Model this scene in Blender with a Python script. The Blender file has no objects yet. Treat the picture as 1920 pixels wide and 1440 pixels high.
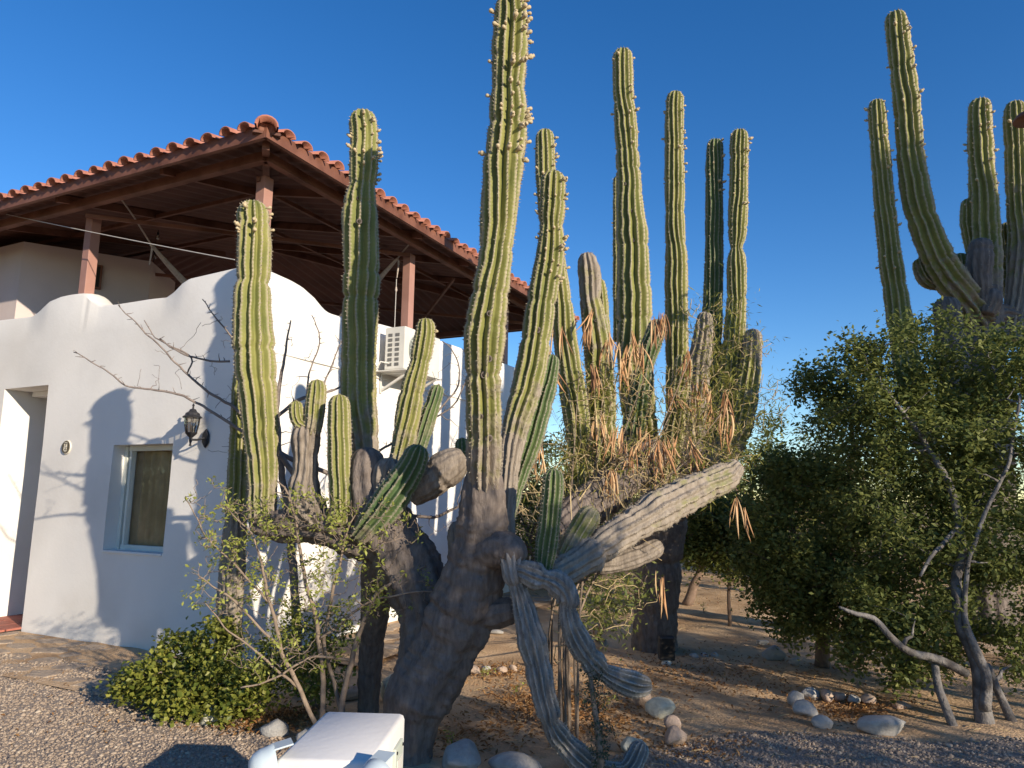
import bpy, bmesh, math, random
import numpy as np
from mathutils import Vector, Matrix, Quaternion

# ------------------------------------------------------------------ camera, sky, sun, exposure
scene = bpy.context.scene
F_PX, PITCH, ROLL, EYE = 1335.0, math.radians(8.9), math.radians(0.75), 1.6
FW = np.array([0, math.cos(PITCH), math.sin(PITCH)])
UP0 = np.array([0, -math.sin(PITCH), math.cos(PITCH)])
RT0 = np.array([1.0, 0, 0])
RT = math.cos(ROLL) * RT0 + math.sin(ROLL) * UP0
UP = -math.sin(ROLL) * RT0 + math.cos(ROLL) * UP0
CAM = np.array([0, 0, EYE])
cd = bpy.data.cameras.new('camera'); cam = bpy.data.objects.new('camera', cd)
scene.collection.objects.link(cam)
cd.sensor_width = 36; cd.lens = 36 * F_PX / 1920; cd.clip_start = 0.05; cd.clip_end = 2000
cam.matrix_world = Matrix(((RT[0], UP[0], -FW[0], CAM[0]), (RT[1], UP[1], -FW[1], CAM[1]),
                           (RT[2], UP[2], -FW[2], CAM[2]), (0, 0, 0, 1)))
scene.camera = cam
scene.render.resolution_x, scene.render.resolution_y = 1024, 768

SUN_AZ, SUN_EL = math.radians(43), math.radians(17.5)      # azimuth to the right of straight behind the camera
SUN_DIR = np.array([math.sin(SUN_AZ) * math.cos(SUN_EL), -math.cos(SUN_AZ) * math.cos(SUN_EL), math.sin(SUN_EL)])
world = bpy.data.worlds.new('World'); scene.world = world; world.use_nodes = True
nt = world.node_tree; nt.nodes.clear()
sky = nt.nodes.new('ShaderNodeTexSky'); sky.sky_type = 'NISHITA'; sky.sun_disc = False
sky.sun_elevation = SUN_EL
sky.sun_rotation = math.atan2(SUN_DIR[0], SUN_DIR[1])
sky.air_density = 0.9; sky.dust_density = 0.0; sky.ozone_density = 2.4; sky.altitude = 0
bg = nt.nodes.new('ShaderNodeBackground'); bg.inputs[1].default_value = 0.13
wo = nt.nodes.new('ShaderNodeOutputWorld')
hsv = nt.nodes.new('ShaderNodeHueSaturation'); hsv.inputs['Saturation'].default_value = 1.32; hsv.inputs['Hue'].default_value = 0.509
nt.links.new(sky.outputs[0], hsv.inputs['Color']); nt.links.new(hsv.outputs[0], bg.inputs[0]); nt.links.new(bg.outputs[0], wo.inputs[0])
sd = bpy.data.lights.new('sun', 'SUN'); sd.energy = 5.0; sd.angle = math.radians(0.53); sd.color = (1.0, 0.86, 0.67)
sun = bpy.data.objects.new('sun', sd); scene.collection.objects.link(sun)
sun.rotation_euler = Vector(SUN_DIR).to_track_quat('Z', 'Y').to_euler(); sun.location = (8, -8, 12)
scene.view_settings.view_transform = 'Standard'; scene.view_settings.look = 'None'
scene.view_settings.gamma = 1.0; scene.view_settings.use_curve_mapping = False
scene.view_settings.exposure = 0.52

# ------------------------------------------------------------------ helpers
def ray(u, v): return FW * F_PX + RT * (u - 960) - UP * (v - 720)
def P(u, v, Y):
    d = ray(u, v); return CAM + d * (Y / d[1])
def G(u, v, z=0.0):
    d = ray(u, v); return CAM + d * ((z - EYE) / d[2])
def on_plane(u, v, p0, n):
    d = ray(u, v); return CAM + d * (((p0 - CAM) @ n) / (d @ n))
def rad(w, p): return 0.5 * w * ((p - CAM) @ FW) / F_PX

WL = {}                                                       # world position of every object's origin
def link(o, parent, loc):
    scene.collection.objects.link(o)
    base = WL[parent.name] if parent else np.zeros(3)
    if parent: o.parent = parent
    o.location = np.asarray(loc) - base
    WL[o.name] = np.asarray(loc, float)
    return o
def tag(o, label=None, cat=None, group=None, kind=None):
    if label: o['label'] = label
    if cat: o['category'] = cat
    if group: o['group'] = group
    if kind: o['kind'] = kind
    return o
def thing(name, loc, label, cat, group=None):
    o = bpy.data.objects.new(name, None); o.empty_display_size = 0.1
    link(o, None, loc); return tag(o, label, cat, group)
def mesh_of(name, V, Fc, mat=None, smooth=True, attrs=None):
    V = np.asarray(V, np.float32)
    me = bpy.data.meshes.new(name)
    if isinstance(Fc, np.ndarray):
        nf, k = Fc.shape
        me.vertices.add(len(V)); me.vertices.foreach_set('co', V.ravel())
        me.loops.add(nf * k); me.loops.foreach_set('vertex_index', Fc.astype(np.int32).ravel())
        me.polygons.add(nf); me.polygons.foreach_set('loop_start', np.arange(0, nf * k, k, dtype=np.int32))
        me.update(calc_edges=True)
    else:
        me.from_pydata([tuple(map(float, p)) for p in V], [], [tuple(int(i) for i in f) for f in Fc]); me.update()
    if attrs:
        for k_, a in attrs.items():
            at = me.attributes.new(k_, 'FLOAT', 'POINT'); at.data.foreach_set('value', np.asarray(a, np.float32).ravel())
    me.polygons.foreach_set('use_smooth', np.full(len(me.polygons), bool(smooth)))
    if mat: me.materials.append(mat)
    return me
def build(name, V, Fc, mat, parent=None, origin=None, smooth=True, attrs=None, kind=None):
    V = np.asarray(V, float)
    if origin is None: origin = WL[parent.name] if parent else V.mean(0)
    o = bpy.data.objects.new(name, mesh_of(name, V - np.asarray(origin), Fc, mat, smooth, attrs))
    link(o, parent, origin)
    if kind: o['kind'] = kind
    return o
def place(name, me, parent, loc, quat=None, scale=None):
    o = bpy.data.objects.new(name, me); link(o, parent, loc)
    if quat is not None: o.rotation_mode = 'QUATERNION'; o.rotation_quaternion = quat
    if scale is not None: o.scale = scale if hasattr(scale, '__len__') else (scale,) * 3
    return o
class MB:
    def __init__(s): s.V = []; s.F = []
    def add(s, V, Fc):
        n = len(s.V); s.V += [tuple(p) for p in V]; s.F += [tuple(i + n for i in f) for f in Fc]; return s
    def box(s, c, ax, h, bev=0.0):                            # centre, three axes, half sizes
        ax = [np.asarray(a, float) / np.linalg.norm(a) for a in ax]; c = np.asarray(c, float)
        if np.cross(ax[0], ax[1]) @ ax[2] < 0: ax[0] = -ax[0]  # keep the faces turned outwards
        b = min(bev, min(h) * 0.9)
        if b <= 0:
            V = [c + ax[0] * h[0] * i + ax[1] * h[1] * j + ax[2] * h[2] * k for k in (-1, 1) for j in (-1, 1) for i in (-1, 1)]
            return s.add(V, [(0, 2, 3, 1), (4, 5, 7, 6), (0, 1, 5, 4), (2, 6, 7, 3), (0, 4, 6, 2), (1, 3, 7, 5)])
        bm = bmesh.new(); bmesh.ops.create_cube(bm, size=2)
        for v in bm.verts: v.co = Vector((v.co.x * h[0], v.co.y * h[1], v.co.z * h[2]))
        bmesh.ops.bevel(bm, geom=list(bm.edges), offset=b, segments=2, profile=0.5, affect='EDGES')
        bm.verts.index_update()
        s.add([c + ax[0] * v.co.x + ax[1] * v.co.y + ax[2] * v.co.z for v in bm.verts], [[v.index for v in f.verts] for f in bm.faces])
        bm.free(); return s
    def tube(s, path, r, n=8, cap=True):
        V, Fc = tube(path, r, n, cap); return s.add(V, Fc)
    def bar(s, a, b, w, h, up=(0, 0, 1)):
        a = np.asarray(a, float); b = np.asarray(b, float); d = b - a; L_ = np.linalg.norm(d); d = d / L_
        sx = np.cross(d, up); sx /= np.linalg.norm(sx); uz = np.cross(sx, d)
        return s.box((a + b) / 2, (d, sx, uz), (L_ / 2, w / 2, h / 2))
    def lathe(s, prof, base, axis=(0, 0, 1), n=16):
        ax = np.asarray(axis, float); ax /= np.linalg.norm(ax)
        t = np.array([1.0, 0, 0]) if abs(ax[0]) < 0.9 else np.array([0, 1.0, 0])
        e1 = np.cross(ax, t); e1 /= np.linalg.norm(e1); e2 = np.cross(ax, e1)
        V = []; Fc = []
        for (r, z) in prof:
            for k in range(n):
                a = 2 * math.pi * k / n; V.append(np.asarray(base) + ax * z + (e1 * math.cos(a) + e2 * math.sin(a)) * max(r, 1e-5))
        for i in range(len(prof) - 1):
            for k in range(n): Fc.append((i * n + k, i * n + (k + 1) % n, (i + 1) * n + (k + 1) % n, (i + 1) * n + k))
        Fc.append(tuple(range(n - 1, -1, -1))); Fc.append(tuple((len(prof) - 1) * n + k for k in range(n)))
        return s.add(V, Fc)
    def build(s, name, mat, parent=None, origin=None, smooth=False, kind=None):
        return build(name, np.array(s.V), s.F, mat, parent, origin, smooth, None, kind)
def frames(path):
    path = np.asarray(path, float); T = np.gradient(path, axis=0); T /= np.linalg.norm(T, axis=1)[:, None] + 1e-9
    N = np.zeros_like(path); a = np.array([1.0, 0, 0]) if abs(T[0][0]) < 0.8 else np.array([0, 0, 1.0])
    n = a - T[0] * (a @ T[0]); n /= np.linalg.norm(n)
    for i in range(len(path)):
        n = n - T[i] * (n @ T[i]); n /= np.linalg.norm(n) + 1e-9; N[i] = n
    return T, N, np.cross(T, N)
def tube(path, r, n=6, cap=True):
    path = np.asarray(path, float); r = np.broadcast_to(np.asarray(r, float), (len(path),))
    T, N, B = frames(path); a = np.arange(n) * 2 * math.pi / n
    V = (path[:, None, :] + r[:, None, None] * (np.cos(a)[None, :, None] * N[:, None, :] + np.sin(a)[None, :, None] * B[:, None, :])).reshape(-1, 3)
    Fc = [(i * n + k, i * n + (k + 1) % n, (i + 1) * n + (k + 1) % n, (i + 1) * n + k) for i in range(len(path) - 1) for k in range(n)]
    if cap: Fc += [tuple(range(n - 1, -1, -1)), tuple((len(path) - 1) * n + k for k in range(n))]
    return V, Fc
def smooth_path(pts, ds):                                     # Catmull-Rom through rows of any width, resampled by arc length on xyz
    pts = np.asarray(pts, float)
    q = np.vstack([2 * pts[0] - pts[1], pts, 2 * pts[-1] - pts[-2]]); out = []
    for i in range(1, len(q) - 2):
        for t in np.linspace(0, 1, 24, endpoint=False):
            out.append(0.5 * (2 * q[i] + (q[i + 1] - q[i - 1]) * t + (2 * q[i - 1] - 5 * q[i] + 4 * q[i + 1] - q[i + 2]) * t * t + (3 * q[i] - q[i - 1] - 3 * q[i + 1] + q[i + 2]) * t ** 3))
    out.append(pts[-1]); out = np.array(out)
    d = np.r_[0, np.cumsum(np.linalg.norm(np.diff(out[:, :3], axis=0), axis=1))]
    x = np.linspace(0, d[-1], max(3, int(d[-1] / ds) + 1))
    return np.stack([np.interp(x, d, out[:, k]) for k in range(out.shape[1])], 1), x
def wob(x, seed, f=1.0):
    r = np.random.RandomState(seed); s = 0
    for k in range(4): s = s + np.sin(x * f * (1.0 + 0.9 * k) * r.uniform(.7, 1.3) + r.uniform(0, 6.28)) / (1 + k)
    return s / 2.0
def hgt(x, y):                                                # ground relief
    return 0.018 * np.sin(x * 1.3 + 0.5) * np.sin(y * 1.1) + 0.009 * np.sin(x * 4.1 + y * 2.3) + 0.006 * np.sin(x * 7.7 - y * 6.1 + 1.0)

# ------------------------------------------------------------------ materials
def new_mat(name):
    m = bpy.data.materials.new(name); m.use_nodes = True; return m, m.node_tree, m.node_tree.nodes['Principled BSDF']
def ramp_node(t, stops):
    r = t.nodes.new('ShaderNodeValToRGB'); e = r.color_ramp.elements
    while len(e) < len(stops): e.new(0.5)
    for i, (p, c) in enumerate(stops): e[i].position = p; e[i].color = (*c, 1)
    return r
def mat(name, c1, c2=None, scale=6.0, rough=0.85, bump=0.0, bscale=40.0, detail=6, metal=0.0, spec=0.3, big=None, c3=None):
    m, t, b = new_mat(name); c2 = c2 or c1
    tc = t.nodes.new('ShaderNodeTexCoord'); no = t.nodes.new('ShaderNodeTexNoise')
    no.inputs['Scale'].default_value = scale; no.inputs['Detail'].default_value = detail
    t.links.new(tc.outputs['Object'], no.inputs['Vector'])
    r = ramp_node(t, [(0.32, c1), (0.68, c2)]); t.links.new(no.outputs[0], r.inputs[0]); col = r.outputs[0]
    if c3:
        n3 = t.nodes.new('ShaderNodeTexNoise'); n3.inputs['Scale'].default_value = big or scale / 6; n3.inputs['Detail'].default_value = 8
        t.links.new(tc.outputs['Object'], n3.inputs['Vector'])
        rr = ramp_node(t, [(0.48, (0, 0, 0)), (0.66, (1, 1, 1))]); t.links.new(n3.outputs[0], rr.inputs[0])
        mx = t.nodes.new('ShaderNodeMix'); mx.data_type = 'RGBA'; t.links.new(rr.outputs[0], mx.inputs[0])
        t.links.new(col, mx.inputs[6]); mx.inputs[7].default_value = (*c3, 1); col = mx.outputs[2]
    t.links.new(col, b.inputs['Base Color'])
    b.inputs['Roughness'].default_value = rough; b.inputs['Metallic'].default_value = metal; b.inputs['Specular IOR Level'].default_value = spec
    if bump:
        n2 = t.nodes.new('ShaderNodeTexNoise'); n2.inputs['Scale'].default_value = bscale; n2.inputs['Detail'].default_value = 8
        t.links.new(tc.outputs['Object'], n2.inputs['Vector'])
        bp = t.nodes.new('ShaderNodeBump'); bp.inputs['Strength'].default_value = bump; bp.inputs['Distance'].default_value = 0.02
        t.links.new(n2.outputs[0], bp.inputs['Height']); t.links.new(bp.outputs[0], b.inputs['Normal'])
    return m
def leaf_mat(name, ca, cb, trans=0.35, rough=0.55):           # colour varies leaf by leaf through the 'rnd' attribute
    m, t, b = new_mat(name)
    at = t.nodes.new('ShaderNodeAttribute'); at.attribute_name = 'rnd'
    r = ramp_node(t, [(0.0, ca), (1.0, cb)]); t.links.new(at.outputs['Fac'], r.inputs[0])
    t.links.new(r.outputs[0], b.inputs['Base Color']); b.inputs['Roughness'].default_value = rough; b.inputs['Specular IOR Level'].default_value = 0.3
    tr = t.nodes.new('ShaderNodeBsdfTranslucent'); t.links.new(r.outputs[0], tr.inputs[0])
    mx = t.nodes.new('ShaderNodeMixShader'); mx.inputs[0].default_value = trans
    t.links.new(b.outputs[0], mx.inputs[1]); t.links.new(tr.outputs[0], mx.inputs[2])
    t.links.new(mx.outputs[0], t.nodes['Material Output'].inputs[0]); return m
def cactus_mat(name, g1, g2, ridge, bk1, bk2):
    m, t, b = new_mat(name); L_ = t.links.new
    tc = t.nodes.new('ShaderNodeTexCoord')
    mp = t.nodes.new('ShaderNodeMapping'); mp.inputs['Scale'].default_value = (1, 1, 0.3); L_(tc.outputs['Object'], mp.inputs['Vector'])
    def streak(sc, det=8):
        n = t.nodes.new('ShaderNodeTexNoise'); n.inputs['Scale'].default_value = sc; n.inputs['Detail'].default_value = det; n.inputs['Roughness'].default_value = 0.62
        L_(mp.outputs[0], n.inputs['Vector']); return n.outputs[0]
    def noise(sc, det=5):
        n = t.nodes.new('ShaderNodeTexNoise'); n.inputs['Scale'].default_value = sc; n.inputs['Detail'].default_value = det
        L_(tc.outputs['Object'], n.inputs['Vector']); return n.outputs[0]
    def attr(a):
        n = t.nodes.new('ShaderNodeAttribute'); n.attribute_name = a; return n.outputs['Fac']
    def math_(op, a, b_):
        n = t.nodes.new('ShaderNodeMath'); n.operation = op; n.use_clamp = op in ('MULTIPLY_ADD',)
        for i, x in enumerate((a, b_)):
            if isinstance(x, (int, float)): n.inputs[i].default_value = x
            else: L_(x, n.inputs[i])
        return n.outputs[0]
    def mix(f, a, b_):
        n = t.nodes.new('ShaderNodeMix'); n.data_type = 'RGBA'; L_(f, n.inputs[0]); L_(a, n.inputs[6]); L_(b_, n.inputs[7]); return n.outputs[2]
    def rmp(x, st):
        r = ramp_node(t, st); L_(x, r.inputs[0]); return r.outputs[0]
    green = rmp(noise(5), [(0.3, g1), (0.7, g2)])
    rib = attr('rib'); areole = attr('areole')
    ridge_f = rmp(math_('ADD', math_('MULTIPLY', rib, 0.85), math_('MULTIPLY', areole, 0.15)), [(0.66, (0, 0, 0)), (0.90, (1, 1, 1))])
    col = mix(ridge_f, green, rmp(noise(60), [(0.3, tuple(x * 0.7 for x in ridge)), (0.7, ridge)]))
    bark = rmp(streak(30, 10), [(0.3, bk1), (0.7, bk2)])
    bf = math_('ADD', math_('MULTIPLY', attr('bark'), 1.5), math_('MULTIPLY', math_('SUBTRACT', noise(9, 8), 0.58), 1.7))
    bf = rmp(bf, [(0.15, (0, 0, 0)), (0.55, (1, 1, 1))])
    col = mix(bf, col, bark)
    spots = rmp(noise(38, 2), [(0.70, (0, 0, 0)), (0.76, (0.6, 0.6, 0.6))])
    dk = t.nodes.new('ShaderNodeRGB'); dk.outputs[0].default_value = (*[x * 0.8 for x in bk1], 1)
    col = mix(spots, col, dk.outputs[0])
    L_(col, b.inputs['Base Color']); b.inputs['Roughness'].default_value = 0.68; b.inputs['Specular IOR Level'].default_value = 0.25
    bp = t.nodes.new('ShaderNodeBump'); bp.inputs['Strength'].default_value = 0.55; bp.inputs['Distance'].default_value = 0.012
    hh = math_('ADD', math_('MULTIPLY', noise(55, 8), 0.4), math_('MULTIPLY', math_('MULTIPLY', streak(22, 12), bf), 3.2))
    L_(hh, bp.inputs['Height']); L_(bp.outputs[0], b.inputs['Normal'])
    return m
M = {}
M['cactus'] = cactus_mat('cactus_skin', (0.145, 0.160, 0.046), (0.235, 0.230, 0.072), (0.42, 0.36, 0.25), (0.20, 0.165, 0.13), (0.33, 0.285, 0.235))
M['cactus_green'] = cactus_mat('cactus_skin_young', (0.065, 0.112, 0.046), (0.110, 0.150, 0.052), (0.30, 0.28, 0.21), (0.16, 0.13, 0.10), (0.27, 0.23, 0.18))
M['dead'] = cactus_mat('cactus_grey_skin', (0.12, 0.12, 0.11), (0.23, 0.22, 0.205), (0.46, 0.44, 0.41), (0.10, 0.092, 0.088), (0.40, 0.375, 0.35))
M['old'] = cactus_mat('cactus_old_wood', (0.14, 0.115, 0.09), (0.22, 0.185, 0.15), (0.34, 0.29, 0.24), (0.12, 0.098, 0.08), (0.30, 0.255, 0.21))
M['trunk'] = cactus_mat('cactus_trunk_bark', (0.12, 0.10, 0.09), (0.16, 0.135, 0.12), (0.19, 0.155, 0.135), (0.090, 0.073, 0.066), (0.205, 0.170, 0.148))
M['spine'] = mat('cactus_spine', (0.30, 0.26, 0.20), (0.48, 0.43, 0.34), 30)
M['bud'] = mat('cactus_bud_felt', (0.40, 0.31, 0.18), (0.56, 0.47, 0.32), 60, bump=0.4, bscale=200)
M['hole'] = mat('cactus_scar', (0.03, 0.024, 0.02), (0.05, 0.04, 0.03), 60)
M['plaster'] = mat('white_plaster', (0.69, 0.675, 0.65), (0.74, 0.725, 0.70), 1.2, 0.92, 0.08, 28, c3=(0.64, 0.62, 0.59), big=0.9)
M['plaster_shaded'] = mat('shaded_room_plaster', (0.46, 0.39, 0.375), (0.52, 0.445, 0.425), 1.5, 0.92, 0.08, 24)  # white plaster with the roof's shade and warm bounce put into its colour
M['steel'] = mat('red_oxide_steel', (0.14, 0.058, 0.038), (0.19, 0.085, 0.058), 4, 0.6, 0.1, 60, c3=(0.09, 0.034, 0.02), big=3)
M['post'] = mat('painted_post', (0.30, 0.16, 0.13), (0.36, 0.20, 0.165), 3, 0.6, 0.05, 40)
M['under'] = mat('roof_underside_sheet', (0.095, 0.045, 0.036), (0.14, 0.065, 0.05), 2, 0.75, 0.15, 12)
M['tile'] = mat('terracotta', (0.31, 0.12, 0.085), (0.43, 0.19, 0.14), 7, 0.85, 0.2, 60, c3=(0.28, 0.11, 0.075), big=3)
M['alu'] = mat('pale_aluminium', (0.58, 0.60, 0.54), (0.64, 0.66, 0.60), 4, 0.5)
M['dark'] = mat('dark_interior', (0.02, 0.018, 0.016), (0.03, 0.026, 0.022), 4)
M['curtain'] = mat('brown_curtain', (0.42, 0.32, 0.19), (0.54, 0.42, 0.26), 5, 0.9, 0.1, 80)
M['black'] = mat('black_metal', (0.018, 0.018, 0.02), (0.03, 0.03, 0.034), 20, 0.45)
M['white'] = mat('white_enamel', (0.56, 0.55, 0.51), (0.62, 0.61, 0.57), 6, 0.45)
M['grille'] = mat('grey_grille', (0.10, 0.10, 0.10), (0.16, 0.16, 0.155), 30, 0.6)
M['lampshell'] = mat('lamp_shell', (0.42, 0.50, 0.55), (0.48, 0.56, 0.61), 8, 0.3)
M['plate'] = mat('meter_cover', (0.44, 0.48, 0.42), (0.50, 0.54, 0.48), 8, 0.5)
M['bronze'] = mat('bronze', (0.10, 0.085, 0.06), (0.16, 0.135, 0.10), 80, 0.5, metal=0.3)
M['cream'] = mat('cream_paint', (0.62, 0.58, 0.48), (0.70, 0.66, 0.56), 20, 0.6)
M['rope'] = mat('hammock_cotton', (0.36, 0.30, 0.27), (0.46, 0.40, 0.36), 30, 0.9)
M['cable'] = mat('grey_cable', (0.45, 0.43, 0.42), (0.5, 0.48, 0.46), 30, 0.6)
M['redfloor'] = mat('red_floor_tile', (0.30, 0.10, 0.07), (0.38, 0.14, 0.10), 8, 0.7, 0.2, 40)
M['flag'] = mat('flagstone', (0.33, 0.255, 0.19), (0.44, 0.35, 0.26), 9, 0.9, 0.9, 30, c3=(0.28, 0.22, 0.17), big=4)
M['stone'] = mat('grey_stone', (0.30, 0.29, 0.275), (0.42, 0.405, 0.38), 14, 0.85, 0.35, 60, c3=(0.24, 0.23, 0.225), big=6)
M['stone_warm'] = mat('warm_stone', (0.34, 0.255, 0.20), (0.46, 0.36, 0.29), 12, 0.85, 0.35, 60, c3=(0.28, 0.20, 0.165), big=6)
M['stone_pale'] = mat('pale_lichen_stone', (0.48, 0.46, 0.36), (0.60, 0.58, 0.47), 22, 0.85, 0.4, 70, c3=(0.36, 0.35, 0.28), big=9)
M['ground'] = mat('sandy_earth', (0.45, 0.295, 0.165), (0.58, 0.41, 0.25), 3.0, 0.95, 0.9, 45, c3=(0.36, 0.225, 0.12), big=1.3)
M['gravel_bed'] = mat('gravel_bed', (0.24, 0.195, 0.16), (0.36, 0.295, 0.24), 40, 0.95, 0.8, 90)
M['twig'] = mat('grey_brown_twig', (0.17, 0.13, 0.10), (0.29, 0.225, 0.17), 20, 0.9, 0.3, 80)
M['thorn'] = mat('grey_thorn_wood', (0.15, 0.125, 0.115), (0.27, 0.225, 0.20), 14, 0.9, 0.3, 80)
M['dry'] = mat('dry_stalk', (0.34, 0.255, 0.14), (0.48, 0.38, 0.22), 14, 0.9)
M['bark'] = mat('pale_grey_bark', (0.12, 0.112, 0.11), (0.24, 0.225, 0.215), 16, 0.9, 0.7, 50, c3=(0.085, 0.075, 0.07), big=7)
M['bark_brown'] = mat('brown_bark', (0.14, 0.095, 0.07), (0.22, 0.155, 0.115), 14, 0.9, 0.5, 50)
M['pod'] = mat('dry_seed_pod', (0.34, 0.17, 0.075), (0.54, 0.34, 0.17), 18, 0.7)
pm_, pt_, pb_ = new_mat('dry_seed_pod'); oi_ = pt_.nodes.new('ShaderNodeObjectInfo')
rp_ = ramp_node(pt_, [(0.0, (0.20, 0.095, 0.045)), (0.45, (0.40, 0.20, 0.085)), (1.0, (0.58, 0.40, 0.22))]); pt_.links.new(oi_.outputs['Random'], rp_.inputs[0]); pt_.links.new(rp_.outputs[0], pb_.inputs['Base Color']); pb_.inputs['Roughness'].default_value = 0.7
M['pod'] = pm_
M['leaf_tree'] = leaf_mat('tree_leaf', (0.085, 0.125, 0.036), (0.27, 0.285, 0.085), 0.45)
M['leaf_bush'] = leaf_mat('bush_leaf', (0.095, 0.130, 0.022), (0.30, 0.30, 0.060), 0.3, 0.45)
M['leaf_sprout'] = leaf_mat('sprout_leaf', (0.22, 0.26, 0.05), (0.42, 0.44, 0.11), 0.4)
M['leaf_willow'] = leaf_mat('narrow_leaf', (0.12, 0.14, 0.03), (0.36, 0.34, 0.08), 0.4)
M['leaf_far'] = leaf_mat('far_leaf', (0.075, 0.110, 0.025), (0.21, 0.21, 0.05), 0.35)
M['straw'] = leaf_mat('straw', (0.34, 0.25, 0.12), (0.64, 0.51, 0.29), 0.25, 0.8)
M['leaf_vine'] = leaf_mat('creeper_leaf', (0.05, 0.075, 0.05), (0.10, 0.13, 0.075), 0.3)
M['litter'] = leaf_mat('fallen_leaf', (0.19, 0.085, 0.030), (0.44, 0.25, 0.10), 0.2, 0.8)
def pebble_mat():
    m, t, b = new_mat('pebble'); at = t.nodes.new('ShaderNodeAttribute'); at.attribute_name = 'rnd'
    r = ramp_node(t, [(0.0, (0.21, 0.165, 0.13)), (0.4, (0.29, 0.225, 0.17)), (0.85, (0.35, 0.275, 0.205)), (1.0, (0.43, 0.36, 0.28))])
    t.links.new(at.outputs['Fac'], r.inputs[0]); t.links.new(r.outputs[0], b.inputs['Base Color']); b.inputs['Roughness'].default_value = 0.85
    return m
M['pebble'] = pebble_mat()
def glass_mat(name, tint, rough=0.02, alpha=0.35):
    m, t, b = new_mat(name); gl = t.nodes.new('ShaderNodeBsdfGlossy'); gl.inputs['Roughness'].default_value = rough
    tr = t.nodes.new('ShaderNodeBsdfTransparent'); tr.inputs[0].default_value = (*tint, 1); mx = t.nodes.new('ShaderNodeMixShader')
    fr = t.nodes.new('ShaderNodeFresnel'); fr.inputs[0].default_value = 1.5
    ad = t.nodes.new('ShaderNodeMath'); ad.operation = 'ADD'; ad.inputs[1].default_value = alpha
    t.links.new(fr.outputs[0], ad.inputs[0]); t.links.new(ad.outputs[0], mx.inputs[0])
    t.links.new(tr.outputs[0], mx.inputs[1]); t.links.new(gl.outputs[0], mx.inputs[2])
    t.links.new(mx.outputs[0], t.nodes['Material Output'].inputs[0]); return m
M['glass'] = glass_mat('window_glass', (0.95, 0.95, 0.92), 0.02, 0.0)
M['bulb'] = glass_mat('bulb_glass', (0.9, 0.88, 0.82), 0.05, 0.22)

# ------------------------------------------------------------------ ground
def axis(lo, hi, step, far):
    a = np.arange(lo, hi + 1e-6, step); g = [0.4, 1, 2, 4, 8, 16, 32, 64, 128, 256, far]
    return np.r_[[lo - x for x in reversed(g)], a, [hi + x for x in g]]
gx, gy = axis(-9, 12, 0.12, 600), axis(0, 22, 0.12, 600)
X, Y_ = np.meshgrid(gx, gy)
fade = np.clip((16 - np.hypot(X, Y_ - 8)) / 4, 0, 1)
Vg = np.stack([X, Y_, hgt(X, Y_) * fade], -1).reshape(-1, 3); nx = len(gx)
I, J = np.meshgrid(np.arange(nx - 1), np.arange(len(gy) - 1)); b0 = (J * nx + I).ravel()
tag(build('ground', Vg, np.stack([b0, b0 + 1, b0 + nx + 1, b0 + nx], 1), M['ground'], None, (0, 0, 0)), kind='structure')

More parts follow.
